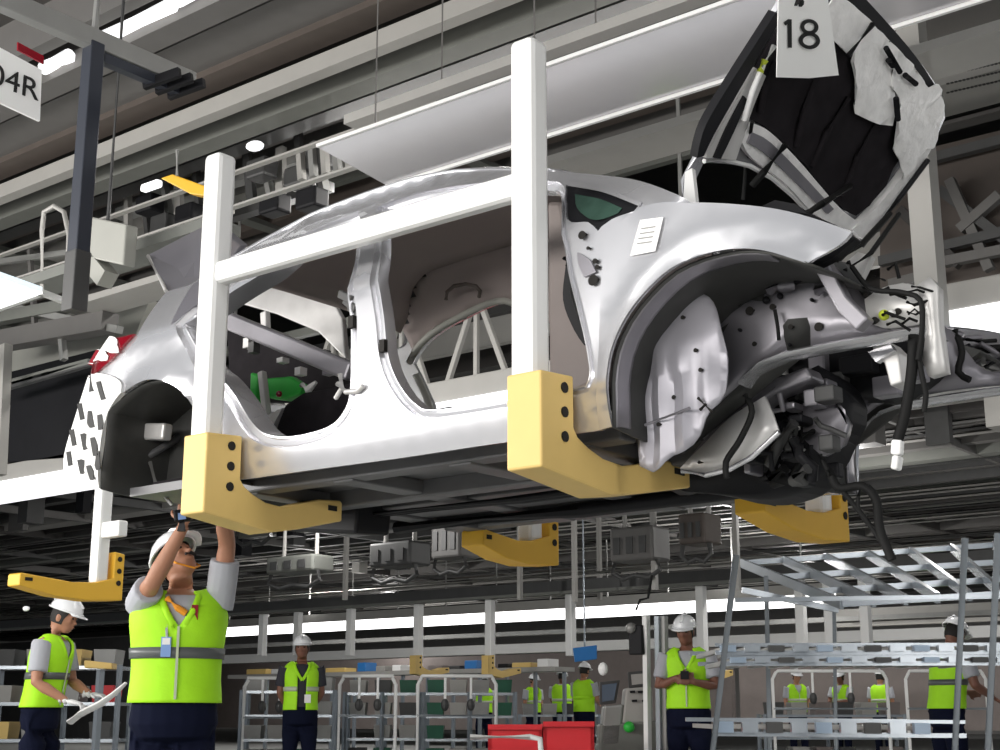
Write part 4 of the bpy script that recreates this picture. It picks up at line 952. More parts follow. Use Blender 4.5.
    if helmet:
        hl = MB(); vs = []; n = 20
        for j in range(9):
            t = math.pi / 2 * j / 8
            for k in range(n):
                a = 2 * math.pi * k / n
                vs.append(hc + hm @ V((0.100 * math.cos(a) * math.sin(t), 0.128 * math.sin(a) * math.sin(t), 0.055 + 0.098 * math.cos(t))))
        hl.add(vs, [(j*n+k, (j+1)*n+k, (j+1)*n+(k+1) % n, j*n+(k+1) % n) for j in range(8) for k in range(n)])
        hl.tube([hc + hm @ V((0.104 * math.cos(2*math.pi*k/20), 0.132 * math.sin(2*math.pi*k/20), 0.052)) for k in range(21)], 0.008, 6, caps=False)
        hl.tube([hc + hm @ V((0, 0.12, 0.10)), hc + hm @ V((0, 0.06, 0.152)), hc + hm @ V((0, -0.06, 0.152)), hc + hm @ V((0, -0.12, 0.10))], 0.012, 6)
        ho = B(hl, 'helmet', M['helmet'], smooth=50)
        pk = MB(); vs = []
        for r_, z_ in ((1.0, 0.050), (1.38, 0.036)):
            for k in range(9):
                a = math.pi * (1.18 + 0.64 * k / 8); vs.append(hc + hm @ V((0.104 * math.cos(a) * (1 + (r_-1) * .4), 0.130 * math.sin(a) * r_, z_)))
        pk.add(vs, [(k, k+1, 10+k, 9+k) for k in range(8)])
        o = pk.build('helmet_peak', M['helmet'], ho, smooth=60, solid=0.008); o.parent = ho; o.matrix_parent_inverse = Matrix()
    # shirt with sleeves, trousers, shoes
    s_ = MB(); s_.tube([tilt(V((0, 0, z))) for z, *_ in hz[:-1]], [(a * bulk + .008, c * bulk + .010) for _, a, c in hz[:-1]], 18, up=V((0, 1, 0)))
    s_.tube([nk0 + V((0, 0, -.02)), nk0.lerp(nk1, 0.45)], [0.080, 0.066], 12)
    for i in range(2):
        e = el[i]; s_.tube([sh[i] * .75 + nk0 * .25, sh[i], sh[i].lerp(e, .45), sh[i].lerp(e, .74)], [0.066, 0.074, 0.072, 0.071], 14)
    B(s_, 'shirt', M[shirt], voxel=voxel)
    t_ = MB(); t_.tube([V((0, 0, z)) for z in (0.74, 0.80, 0.86, 0.94, 1.00)], [(.12, .07), (.172, .115), (.184 * bulk, .130 * bulk), (.176 * bulk, .126 * bulk), (.168 * bulk, .118 * bulk)], 18, up=V((0, 1, 0)))
    for i, (fx, fy) in enumerate(legs):
        kn = V((hips[i].x * .55 + fx * .55, fy * .5 - 0.02, 0.50)); an = feet[i]
        t_.tube([hips[i] + V((0, 0, .04)), hips[i].lerp(kn, .5), kn, kn.lerp(an, .5), an + V((0, 0, -.02))], [0.108, 0.100, 0.078, 0.070, 0.066], 14)
    B(t_, 'trousers', M['navy'], voxel=voxel)
    for an in feet:
        B(MB().tube([an + V((0, .05, -.045)), an + V((0, 0.0, -.045)), an + V((0, -.08, -.05)), an + V((0, -.15, -.062))], [(.036, .04), (.045, .044), (.046, .036), (.034, .022)], 12), 'shoe', M['black'], smooth=60)
    # vest: an open shell over the shirt with armholes and a V neck
    vb = MB(); rings = [(0.955, .180, .132), (1.00, .177, .130), (1.06, .172, .126), (1.12, .172, .126), (1.18, .175, .128), (1.24, .181, .131), (1.29, .187, .133), (1.33, .191, .133), (1.365, .190, .129), (1.395, .182, .122), (1.42, .166, .112), (1.44, .146, .100), (1.457, .122, .088), (1.47, .100, .078)]
    n = 72; vs = []
    rings = [tuple(rings[j][q] + (rings[j+1][q] - rings[j][q]) * f / 3 for q in range(3)) for j in range(len(rings) - 1) for f in range(3)] + [rings[-1]]
    for (z, a, c) in rings:
        for k in range(n):
            t = 2 * math.pi * k / n
            vs.append(tilt(V(((a * bulk + .010) * math.cos(t), (c * bulk + .008) * math.sin(t), z + 0.012 * math.cos(2*t) * (z > 1.4)))))
    fs = []
    for j in range(len(rings) - 1):
        z = (rings[j][0] + rings[j+1][0]) / 2
        for k in range(n):
            t = 2 * math.pi * (k + .5) / n; cx, fy = math.cos(t), -math.sin(t)
            if fy > 0.4 and z > 1.27 and abs(cx) < (z - 1.27) * 2.7: continue   # V neck
            if open_vest and fy > 0.5 and abs(cx) < 0.26: continue
            fs.append((j*n+k, j*n+(k+1) % n, (j+1)*n+(k+1) % n, (j+1)*n+k))
    vb.add(vs, fs); vo = B(vb, 'vest', M[vest], smooth=70, solid=0.012)
    def ringband(nm, z, m, hgt=0.05, gap=False):
        q = MB(); vs = []; 
        for zz in (z - hgt/2, z + hgt/2):
            for k in range(n):
                t = 2 * math.pi * k / n; f = (zz - 1.06) / 0.26; a, c = .172 + .014 * max(0, f), .127 + .006 * max(0, f)
                vs.append(tilt(V(((a * bulk + .0195) * math.cos(t), (c * bulk + .0175) * math.sin(t), zz))))
        keep = [k for k in range(n) if not (gap and -math.sin(2*math.pi*(k+.5)/n) > .5 and abs(math.cos(2*math.pi*(k+.5)/n)) < .26)]
        q.add(vs, [(k, (k+1) % n, n + (k+1) % n, n + k) for k in keep]); o = q.build(nm, m, vo, smooth=70, solid=0.004); o.parent = vo; o.matrix_parent_inverse = Matrix(); return o
    for sx in (-1, 1):
        q = MB().tube([tilt(V((sx * a_, -c_ * bulk, z_))) for a_, c_, z_ in ((0.0, .139, 1.272), (.030, .139, 1.315), (.056, .134, 1.36), (.074, .120, 1.40), (.084, .098, 1.435), (.088, .060, 1.462))], [(.016, .011)] * 6, 10, up=V((0, 1, 0)))
        o = q.build('neck_binding', M[vest], vo, smooth=60); o.parent = vo; o.matrix_parent_inverse = Matrix()
    ringband('reflective_band', 1.18, M[band], 0.05, open_vest)
    if not open_vest:
        q = MB().beam(tilt(V((0, -.143 * bulk - .006, 0.97))), tilt(V((0, -.147 * bulk - .006, 1.30))), 0.012, 0.006, up=V((0, 1, 0)))
        o = q.build('zip', M['band_l'], vo); o.parent = vo; o.matrix_parent_inverse = Matrix()
    return root, body, B, tilt, hc, hm
def facing(p, ang=0.0):
    """heading that turns a person at p towards the camera, plus ang (positive: towards the picture's right)"""
    return math.atan2(-p.x, p.y) + ang

# fitter working under the car
p = at(179, 620, d=6.65); p.z = 0
# local offsets from the picture: x to the right, z up
sN = (1.0)
root, body, B, tilt, hc, hm = person('person', p, facing(p), 'nearest fitter in lime vest and white helmet reaching up under the car rear',
    [((-0.13, -0.20, 1.49), (0.0, -0.27, 1.755)), ((0.205, -0.10, 1.69), (0.155, -0.24, 1.93))], head=(R(38), R(-38)), voxel=0.008,
    hands=[(Vector((0.02, 0.1, 1)), Vector((0.2, 1, -0.2)), 0.75), (Vector((-0.1, 0.1, 1)), Vector((-0.2, 1, 0)), 0.7)], bulk=1.12)
B(MB().box((-0.075, -0.172, 1.16), (-0.03, -0.160, 1.25)), 'badge', M['badge'])
B(MB().box((-0.07, -0.176, 1.215), (-0.035, -0.171, 1.245)), 'badge_photo', M['paper'])
B(MB().tube([(-0.05, -0.165, 1.25), (-0.06, -0.150, 1.34), (-0.05, -0.11, 1.44)], 0.006, 6), 'lanyard', M['shirt'])
B(MB().tube([(-0.06, -0.135, 1.43), (-0.01, -0.155, 1.385), (0.03, -0.15, 1.36)], 0.016, 8), 'collar', M['orange'])
B(MB().box((0.055, -0.152, 1.33), (0.085, -0.138, 1.40)), 'pen_pocket', M['red'])
B(MB().tube([hc + hm @ Vector((0.085, 0.0, 0.03)), hc + hm @ Vector((0.07, -0.06, -0.07)), hc + hm @ Vector((0, -0.085, -0.115)), hc + hm @ Vector((-0.07, -0.06, -0.07)), hc + hm @ Vector((-0.085, 0, 0.03))], 0.005, 6), 'chin_strap', M['orange'])
B(MB().tube([hc + hm @ Vector((-0.03, -0.098, -0.040)), hc + hm @ Vector((0, -0.106, -0.036)), hc + hm @ Vector((0.03, -0.098, -0.040))], 0.008, 6), 'moustache', M['hair'])
# cordless tool in the raised hand
wr = at(182, 520, d=6.28)
tl_ = thing('power_tool', wr, 'small black cordless tool held up by the nearest fitter under the car rear', 'tool')
MB().tube([wr + Vector((0, 0, -.05)), wr + Vector((0, 0, 0.03))], 0.02, 12).build('grip', M['black'], tl_, smooth=60)
MB().beam(wr - CX * .035 + Vector((0, 0, .015)), wr + CX * .045 + Vector((0, 0, .025)), 0.05, 0.055).build('head', M['black'], tl_, bevel=0.01)
MB().beam(wr - CX * .012 - CF0 * .027 + Vector((0, 0, .012)), wr + CX * .022 - CF0 * .027 + Vector((0, 0, .016)), 0.006, 0.03).build('label_plate', M['badge'], tl_)
# second fitter at left, looking down at a part
p = at(46, 640, d=10.5); p.z = 0
root2, body2, B2, *_ = person('person', p, facing(p, R(62)), 'fitter at the left edge in a lime vest and white glove, looking down at parts',
    [((-0.24, -0.05, 1.13), (-0.17, -0.28, 1.0)), ((0.20, -0.10, 1.15), (0.10, -0.32, 1.05))], head=(R(5), R(18)), voxel=0.010, lean=0.14, gloves=(True, True),
    hands=[(Vector((0.1, -1, -0.2)), Vector((0, 0, -1)), 0.5), (Vector((-0.1, -1, -0.1)), Vector((0, 0, -1)), 0.5)])
B2(MB().ball((-0.02, 0.17, 1.68), (0.02, 0.03, 0.02), 8, 6), 'helmet_dial', M['helmet'])
# white curved trim he handles, golden clamp
wt = MB().tube([at(70,722,d=9.0), at(84,712,d=9.0), at(100,704,d=9.0), at(114,694,d=9.0), at(126,683,d=9.0)], [(0.05,0.02),(0.06,0.02),(0.055,0.02),(0.04,0.015),(0.02,0.01)], 10).build('curved_trim', M['white'], smooth=60)
tag(wt, 'curved white trim piece in front of the fitter at the left edge', 'trim')
# man standing with folded hands, right of centre
p = at(688, 690, d=12.3); p.z = 0
r3, b3, B3, *_ = person('person', p, facing(p, R(-6)), 'standing worker in lime vest and pale helmet with hands joined at the chest', 
    [((-0.25, -0.06, 1.14), (-0.06, -0.20, 1.22)), ((0.25, -0.06, 1.14), (0.06, -0.21, 1.18))], head=(R(-8), R(14)), skin='skin_d', voxel=0.012, shirt='shirt', band='vest',
    hands=[(Vector((1, -0.2, 0.1)), Vector((0, 1, -0.3)), 0.6), (Vector((-1, -0.2, 0.1)), Vector((0, 1, -0.3)), 0.6)])
B3(MB().box((-0.035, -0.245, 1.20), (0.035, -0.228, 1.27)), 'phone', M['black'])
# man with the open vest and badge
p = at(301, 690, d=15.6); p.z = 0
r4, b4, B4, *_ = person('person', p, facing(p, R(4)), 'standing worker in open lime vest over a dark shirt with a waist badge', 
    [((-0.23, 0.03, 1.14), (-0.14, 0.10, 0.98)), ((0.23, 0.03, 1.14), (0.14, 0.10, 0.98))], head=(R(-10), R(2)), skin='skin_d', voxel=0.013, shirt='shirt_d', open_vest=True, band='band_l')
B4(MB().box((0.03, -0.150, 1.03), (0.10, -0.138, 1.12)), 'badge', M['paper'])
# man seen from behind at the console
p = at(584, 700, d=23.5); p.z = 0
person('person', p, facing(p, R(150)), 'worker in a lime vest seen from behind, beside the tilted screen', 
    [((-0.22, -0.06, 1.14), (-0.12, -0.28, 1.10)), ((0.22, -0.08, 1.14), (0.12, -0.30, 1.1))], head=(0, R(8)), voxel=0.016, shirt='shirt', band='vest')
# worker behind the rack at right
p = at(945, 690, d=12.4); p.z = 0
person('person', p, facing(p, R(130)), 'worker in lime vest with dark band bending behind the right hand rack poles',
    [((-0.26, -0.08, 1.15), (-0.22, -0.32, 1.05)), ((0.24, -0.10, 1.14), (0.14, -0.34, 1.1))], head=(R(10), R(25)), skin='skin_d', voxel=0.013, lean=0.18, shirt='shirt')
# far workers
for (px, d, ang, lab, arms) in [
    (797, 27, 20, 'tiny far worker in a lime vest inside the white pipe frame, leftmost of three', 0), (842, 27.5, -30, 'tiny far worker in a lime vest inside the white pipe frame, middle of three', 1),
    (881, 27.5, 160, 'tiny far worker in a lime vest inside the white pipe frame, rightmost of three', 0), (562, 27, 170, 'far worker in a lime vest just left of the man seen from behind', 1),
    (533, 30, 40, 'tiny far worker in a lime vest behind the red crate', 0), (484, 31, 200, 'tiny far worker in a lime vest in the middle of the far parts racks', 1)]:
    p = at(px, 700, d=d); p.z = 0
    A = [((-0.23, 0.0, 1.14), (-0.20, -0.18, 0.98)), ((0.23, 0.0, 1.14), (0.20, -0.18, 0.98))] if arms == 0 else [((-0.22, -0.10, 1.16), (-0.10, -0.30, 1.15)), ((0.22, -0.10, 1.16), (0.10, -0.30, 1.15))]
    person('person', p, facing(p, R(ang)), lab, A, head=(0, R(10)), voxel=0.02, band='band_l', skin='skin_d' if arms else 'skin')

# ------------------------------------------------------------------ far carrier line and lamp strips
LY = 17.0
zr = at(500, 597, Y=LY).z
rl = thing('conveyor_rail', (-12, LY, zr), 'dark conveyor rail with a thin bright pipe, carrying the far row of white posts', 'rail')
MB().box((-46, LY - 0.12, zr - 0.02), (8, LY + 0.12, zr + 0.17)).build('rail', M['steel_d'], rl)
MB().tube([(-46, LY - 0.2, zr + 0.24), (8, LY - 0.2, zr + 0.24)], 0.035, 8).build('pipe', M['duct_l'], rl, smooth=60)
MB().box((-46, LY - 0.18, zr - 0.03), (8, LY - 0.12, zr + 0.01)).build('trim_strip', M['duct_g'], rl)
posts = [(262,0),(297,0),(350,0),(418,1),(490,1),(571,0),(703,1),(803,0),(832,0),(868,0)]
for i, (px, yb) in enumerate(posts):
    q = at(px, 656, Y=LY); x = q.x
    t = thing('hanger_post', (x, LY, q.z), f'white far carrier post{" with yellow arm" if yb else ""}, {ORD[i]} from the left under the dark rail', 'post', 'far carrier posts')
    zt_ = zr - 0.03
    MB().box((x - .06, LY - .06, at(px, 668, Y=LY).z if yb else q.z), (x + .06, LY + .06, zt_)).build('shaft', M['white'], t, bevel=0.01)
    if yb: bracket(t, x, 1, LY - 0.05, M['yellow']).location.z += at(px, 655, Y=LY).z - 1.90
def far_line(nm, px, yt, yb, Y, xa, xb, m, lab, cat, dep=0.2):
    z0, z1 = at(px, yb, Y=Y).z, at(px, yt, Y=Y).z
    return tag(MB().box((at(xa, 650, Y=Y).x, Y, z0), (at(xb, 650, Y=Y).x, Y + dep, z1)).build(nm, m), lab, cat)
xa_, xb_ = at(200, 650, Y=23.0).x, at(835, 650, Y=23.0).x; z0_, z1_, z2_ = at(500, 622, Y=23.0).z, at(500, 612, Y=23.0).z, at(500, 603, Y=23.0).z
ls = thing('strip_light', ((xa_+xb_)/2, 23.1, z0_), 'long bright lamp strip under a pale plate behind the far white posts', 'lamp')
MB().box((xa_, 23.0, z0_), (xb_, 23.15, z1_)).build('lamp_tube', M['tube'], ls); MB().box((xa_, 22.98, z1_), (xb_, 23.5, z2_)).build('reflector', M['duct_l'], ls)
for k in range(12): MB().cyl((xa_ + (xb_-xa_)*(k+.5)/12, 23.3, z2_), (xa_ + (xb_-xa_)*(k+.5)/12, 23.3, 4.35), .02, 6).build('hanger_rod', M['steel'], ls)
far_line('white_guard_beam', 460, 646, 655, 21.0, 215, 1040, M['white'], 'long white beam at head height behind the far workers, lower than the lamp strip', 'beam')
far_line('grey_guard_beam', 460, 634, 638, 25.0, 215, 1040, M['steel'], 'thin grey beam between the bright lamp strip and the white beam', 'beam')
far_line('pale_guard_beam', 870, 608, 616, 26.0, 838, 1060, M['duct_l'], 'pale beam at right, upper of the two beyond the lamp strip', 'beam')
far_line('pale_guard_beam', 870, 622, 626, 26.5, 838, 1060, M['duct_l'], 'thin pale beam at right, lower of the two beyond the lamp strip', 'beam')
far_line('far_mezzanine', 500, 560, 604, 38.0, -60, 1300, M['duct_g'], 'grey green far gallery front above the bright lamp strip', 'gallery', 4.0)
far_line('far_partition', 500, 655, 730, 33.0, 200, 730, M['taupe'], 'taupe partition wall behind the far parts racks, left of centre', 'partition')
far_line('far_partition', 900, 662, 730, 29.0, 738, 1060, M['taupe'], 'taupe partition wall behind the white pipe frame at right', 'partition')
far_line('far_partition', 60, 640, 740, 30.0, -120, 200, M['steel_d'], 'dark partition wall far behind the fitter at the left edge', 'partition')
# things hanging under the deck between the car floor and the far rail
for i, (px, py, Y, w_, h_, m, lab) in enumerate([
    (300, 565, 13.0, .9, .22, 'duct_g', 'grey green hanging carrier frame under the deck, left of centre'), (400, 555, 13.0, .7, .3, 'steel_d', 'grey hanging motor frame under the deck, below the car door'),
    (455, 540, 14.0, .5, .5, 'duct', 'grey hanging hoist box left of the middle yellow arm'), (640, 545, 14.0, .6, .4, 'duct', 'grey hanging hoist box right of the middle yellow arm'),
    (700, 530, 14.0, .35, .35, 'brown', 'small brown hoist box under the deck left of the right hand yellow arm'), (260, 520, 12.0, .6, .25, 'steel', 'grey hoist box right of the nearest fitter')]):
    p = at(px, py, Y=Y); t = thing('hanging_hoist', p, lab, 'hoist')
    MB().box(p + Vector((-w_/2, -.2, -h_/2)), p + Vector((w_/2, .2, h_/2))).build('housing', M[m], t, bevel=0.03)
    for k in (-1, 1):
        MB().cyl(p + Vector((k*w_*.35, 0, h_/2)), (p.x + k*w_*.35, p.y, 4.72), 0.03, 8).build('hanger', M['duct_l'], t)
        MB().tube([p + Vector((k*w_*.5, -.1, -h_/2)), p + Vector((k*w_*.55, -.1, -h_/2-.12)), p + Vector((k*w_*.3, -.1, -h_/2-.2)), p + Vector((0, -.1, -h_/2-.16))], 0.03, 8).build('hook_arm', M['steel_d'], t, smooth=60)
    for k in range(3): MB().box(p + Vector((-w_*.4+k*w_*.3, -.215, -h_*.3)), p + Vector((-w_*.4+k*w_*.3+w_*.15, -.2, h_*.2))).build('cover', M['steel_d'], t)
for i, (px, ya, yb, Y) in enumerate([(345,500,600,15),(520,560,600,16),(575,570,602,16),(600,560,600,18),(655,500,590,14),(738,505,590,15)]):
    a = at(px, yb, Y=Y); o = MB().box((a.x-.03, Y-.03, a.z), (a.x+.03, Y+.03, 4.72)).build('drop_pipe', M['duct_l']); tag(o, f'thin pale drop pipe hanging from the deck, {ORD[i]} of six from the left', 'pipe', 'drop pipes')

# ------------------------------------------------------------------ far floor furniture
def pipe_frame(px0, px1, yt, d, lab):
    a, b_ = at(px0, yt, d=d), at(px1, yt, d=d); b_.z = a.z
    t = thing('pipe_stand', ((a.x+b_.x)/2, (a.y+b_.y)/2, 0), lab, 'frame')
    MB().tube([Vector((a.x, a.y, 0)), Vector((a.x, a.y, a.z-.12)), a + (b_-a).normalized()*.05 + Vector((0,0,-.03)), a.lerp(b_, .05), a.lerp(b_, .95), b_ - (b_-a).normalized()*.05 + Vector((0,0,-.03)), Vector((b_.x, b_.y, b_.z-.12)), Vector((b_.x, b_.y, 0))], 0.026, 8).build('hoop', M['white'], t, smooth=60)
    for f in (0.35, 0.68):
        c = a.lerp(b_, f); MB().tube([c, c + Vector((0, 0, -.35))], 0.02, 6).build('tool_drop', M['paper'], t); MB().ball(c + Vector((0,0,-.4)), (.06,.06,.09), 8, 6).build('hanging_tool', M['steel_d'], t)
    MB().tube([a + Vector((0,0,-.55)), b_ + Vector((0,0,-.55))], 0.022, 6).build('rail', M['galv'], t)
pipe_frame(245, 297, 678, 20, 'white pipe frame right of the nearest fitter, leftmost of the far hoops')
pipe_frame(340, 396, 676, 20, 'white pipe frame just right of the worker with the open vest')
pipe_frame(418, 496, 676, 20, 'white pipe frame left of the red crate with workers behind')
pipe_frame(772, 886, 671, 21, 'wide white pipe frame with three tiny workers inside, at right')
pipe_frame(905, 985, 671, 21, 'white pipe frame behind the bending worker at the right edge')
def rack(px0, px1, yt, yb, d, lab, shelves=4, seed=0, binm=('greenbin','steel','duct_l','steel_d')):
    a, b_ = at(px0, yt, d=d), at(px1, yt, d=d); b_.z = a.z; u = (b_ - a).normalized(); v = Vector((-u.y, u.x, 0)); L = (b_-a).length; rnd = random.Random(seed)
    t = thing('parts_rack', ((a.x+b_.x)/2, (a.y+b_.y)/2, 0), lab, 'rack')
    for c in (a, b_, (a+b_)/2):
        for k in (0, .6):
            q = c + v * k; MB().beam((q.x, q.y, 0), (q.x, q.y, a.z), 0.05).build('upright', M['galv'], t)
    zs = [0.15 + (a.z - 0.2) * j / (shelves - 1) for j in range(shelves)]
    for z in zs:
        MB().prism([Vector((a.x, a.y, z)), Vector((b_.x, b_.y, z)), Vector((b_.x, b_.y, z)) + v*.6, Vector((a.x, a.y, z)) + v*.6], (0, 0, 0.04)).build('shelf', M['galv'], t)
    return a, u, v, L, zs, t
def fill_rack(rk, kind, lab, cat, mats, w=.27, h=.2, seed=0, every=1, rows=None):
    a, u, v, L, zs, t = rk; rnd = random.Random(seed); proto = {}
    for j, z in enumerate(zs if rows is None else [zs[k] for k in rows]):
        n = int(L / (w + .06))
        for i in range(n):
            if rnd.random() < 0.1: continue
            m = mats[(i * 7 + j * 3 + seed) % len(mats)]
            c = Vector((a.x, a.y, z + .04)) + u * ((i + .5) * L / n) + v * .25; hh = h * (0.8 + .4 * ((i + j) % 2))
            if m not in proto:
                mb = MB(); x0, x1 = w / 2, w / 2 * .88
                mb.add([(-x1,-.2,0),(x1,-.2,0),(x1,.2,0),(-x1,.2,0),(-x0,-.22,h),(x0,-.22,h),(x0,.22,h),(-x0,.22,h),(-x0+.02,-.2,h),(x0-.02,-.2,h),(x0-.02,.2,h),(-x0+.02,.2,h),(-x1+.02,-.18,.03),(x1-.02,-.18,.03),(x1-.02,.18,.03),(-x1+.02,.18,.03)],
                       [(0,3,2,1),(0,1,5,4),(1,2,6,5),(2,3,7,6),(3,0,4,7),(4,5,9,8),(5,6,10,9),(6,7,11,10),(7,4,8,11),(8,9,13,12),(9,10,14,13),(10,11,15,14),(11,8,12,15),(12,13,14,15)])
                o = mb.build(kind, M[m]); proto[m] = o
            else:
                o = proto[m].copy(); COL.objects.link(o)
            o.location = c; o.rotation_euler = (0, 0, math.atan2(u.y, u.x)); tag(o, f'{MN[m]} {lab}', cat, f'{MN[m]} {lab}')
MN = dict(greenbin='dark green', steel='grey', duct_l='pale grey', steel_d='dark grey', yellow='pale yellow', paper='white', redplastic='red', blue='blue', taupe='taupe')
rk1 = rack(242, 335, 690, 745, 21.5, 'long parts rack behind the worker with the open vest'); fill_rack(rk1, 'parts_bin', 'parts bin in the rack behind the worker with the open vest', 'bin', ['greenbin','steel','duct_l'], seed=1)
rk2 = rack(345, 420, 692, 745, 22.5, 'parts rack between the two left hand white hoops'); fill_rack(rk2, 'parts_bin', 'parts bin in the rack between the two left hand hoops', 'bin', ['steel','greenbin','steel_d','duct_l'], seed=2)
rk3 = rack(424, 515, 692, 745, 22.0, 'parts rack under the white hoop left of the red crate'); fill_rack(rk3, 'parts_bin', 'parts bin in the rack left of the red crate', 'bin', ['greenbin','duct_l','steel'], seed=3)
rk4 = rack(765, 905, 714, 745, 23.0, 'low parts rack below the three tiny workers at right', 3); fill_rack(rk4, 'parts_bin', 'parts bin in the low rack below the three tiny workers', 'bin', ['taupe','steel_d','duct_l'], seed=4)
rk5 = rack(-15, 120, 665, 745, 17.0, 'wide parts rack behind the fitter at the left edge', 4); fill_rack(rk5, 'parts_bin', 'parts bin in the wide rack behind the left fitter', 'bin', ['steel','duct_l','redplastic','yellow','steel_d'], seed=5)
rk6 = rack(520, 600, 714, 745, 26.0, 'parts rack behind the red crate and the man seen from behind', 3); fill_rack(rk6, 'parts_bin', 'parts bin in the rack behind the red crate', 'bin', ['steel','duct_l','steel_d'], seed=6)
# long bench at the far line with pads, cartons and sign boxes lying on it
BY = 18.6; bz = at(400, 671, Y=BY).z; bx0, bx1 = at(236, 671, Y=BY).x, at(562, 671, Y=BY).x
bn = thing('assembly_bench', ((bx0+bx1)/2, BY, 0), 'long pale bench of the far line under the white carrier posts', 'bench')
MB().box((bx0, BY - .2, bz - .07), (bx1, BY + .35, bz)).build('bench_top', M['duct_l'], bn)
for k in range(14):
    x = bx0 + .1 + (bx1 - bx0 - .2) * k / 13; MB().beam((x, BY + .2, 0), (x, BY + .2, bz - .07), .05).build('leg', M['galv'], bn)
for (px, w_, h_, m, lab) in [(262,.55,.10,'yellow','pale yellow pad at the left end of the far bench'), (281,.22,.09,'paper','white carton on the far bench between the leftmost yellow pad and the open vest worker'), (321,.24,.08,'steel_d','dark box on the far bench just right of the open vest worker'),
    (341,.5,.08,'yellow','long pale yellow pad on the far bench right of the open vest worker'), (367,.2,.16,'blue','blue box on the far bench between two yellow pads'), (386,.22,.09,'duct_l','pale grey carton on the far bench right of the left blue box'),
    (402,.2,.10,'paper','white carton on the far bench left of the first yellow carrier arm'), (441,.35,.07,'taupe','taupe box on the far bench right of the first yellow carrier arm'), (460,.24,.06,'steel_d','flat dark box on the far bench left of the right blue box'),
    (476,.26,.14,'blue','blue box on the far bench just left of the second yellow arm'), (508,.2,.07,'black','black box on the far bench right of the second yellow arm'), (527,.4,.08,'yellow','short yellow pad on the far bench above the red crates'),
    (548,.22,.13,'paper','white carton on the far bench left of the man seen from behind')]:
    x = at(px, 668, Y=BY).x
    o = MB().box((x - w_/2, BY - .15, bz), (x + w_/2, BY + .15, bz + h_)).build({'blue': 'sign_box', 'yellow': 'foam_pad'}.get(m, 'carton'), M[m], bevel=0.012); tag(o, lab, 'pad' if m == 'yellow' else 'box')
o = MB().prism([at(573,648,d=19.5), at(597,645,d=19.5), at(597,659,d=19.5), at(575,662,d=19.5)], CF0 * .12).build('hanging_screen', M['blue'], bevel=0.01); tag(o, 'blue screen box hanging above the head of the man seen from behind', 'screen')
q = at(585, 650, d=19.5) + CF0 * .06; MB().cyl(q, (q.x, q.y, 4.45), .015, 6).build('hanger', M['galv'], o)
o = MB().prism([at(84,660,d=14.5), at(112,663,d=14.5), at(112,669,d=14.5), at(84,668,d=14.5)], CF0 * .2).build('foam_pad', M['yellow'], bevel=0.01); tag(o, 'pale yellow pad on a stand between the two left fitters', 'pad')
q = at(98, 669, d=14.5) + CF0 * .1; MB().beam(q, (q.x, q.y, 0), .06).build('stand', M['galv'], o)
# red crates with a white pipe rail in front
def crate(px0, px1, yt, d, lab):
    a, b_ = at(px0, yt, d=d), at(px1, yt, d=d); b_.z = a.z; u = (b_-a).normalized(); v = Vector((-u.y, u.x, 0)); L = (b_-a).length
    t = thing('red_crate', (a+b_)/2 - Vector((0, 0, a.z)), lab, 'crate')
    for k, q in enumerate((a, a + v*.6)): MB().prism([q, q + u*L, q + u*L - Vector((0,0,a.z)), q - Vector((0,0,a.z))], v * .03).build('wall', M['redplastic'], t)
    for q in (a, b_ - u*.03): MB().prism([q, q + v*.6, q + v*.6 - Vector((0,0,a.z)), q - Vector((0,0,a.z))], u * .03).build('wall', M['redplastic'], t)
    MB().beam(a - v*.02, b_ - v*.02, .05, .04).build('rim', M['redplastic'], t)
    MB().prism([a + Vector((0,0,-.25)), b_ + Vector((0,0,-.25)), b_ + v*.6 + Vector((0,0,-.25)), a + v*.6 + Vector((0,0,-.25))], (0, 0, .02)).build('load_tray', M['redplastic'], t)
crate(488, 542, 727, 11.2, 'long red crate at the bottom edge, lower one at left'); crate(543, 594, 724, 11.2, 'red crate at the bottom edge, taller one at right')
o = MB().tube([at(470,737,d=10.6), at(530,737,d=10.6), at(540,739,d=10.6), at(541,752,d=10.6), at(541,800,d=10.6)], 0.022, 8).build('pipe_rail', M['white'], smooth=60); tag(o, 'white bent pipe rail in front of the red crates', 'rail')
# console with screens
c0 = at(640, 750, d=12.6); ct = thing('control_console', Vector((c0.x, c0.y, 0)), 'grey operator console with two screens and an aluminium mast beside the standing worker', 'console')
def cp(px, py, dd=0.0): return at(px, py, d=12.6 + dd)
for xa, m in ((646,'white'), (658,'galv'), (664,'steel')):
    MB().beam(Vector((cp(xa,700).x, cp(xa,700).y, 0)), cp(xa, 616), .045, .06).build('mast', M[m], ct)
MB().prism([cp(628,672), cp(650,670), cp(651,686), cp(629,688)], CF0 * .05).build('screen_frame', M['steel_d'], ct, bevel=0.006)
MB().prism([cp(631,674.5,-.01), cp(648,673,-.01), cp(649,683,-.01), cp(632,685,-.01)], CF0 * .005).build('screen', M['duct_l'], ct)
MB().prism([cp(600,682), cp(620,680), cp(616,703), cp(600,705)], CF0 * .05).build('screen_frame', M['steel_d'], ct, bevel=0.006)
MB().prism([cp(602,685,-.01), cp(617,683,-.01), cp(614,700,-.01), cp(602,702,-.01)], CF0 * .005).build('screen', M['screen'], ct)
MB().prism([cp(626,688), cp(652,686), cp(654,722), cp(622,724)], CF0 * .35).build('keyboard_case', M['duct_l'], ct, bevel=0.02)
for (x, y) in ((630,692),(638,692),(646,692),(632,701),(642,701)): MB().beam(cp(x,y,-.02), cp(x+5,y-.3,-.02), .03, .02).build('key_group', M['black'], ct)
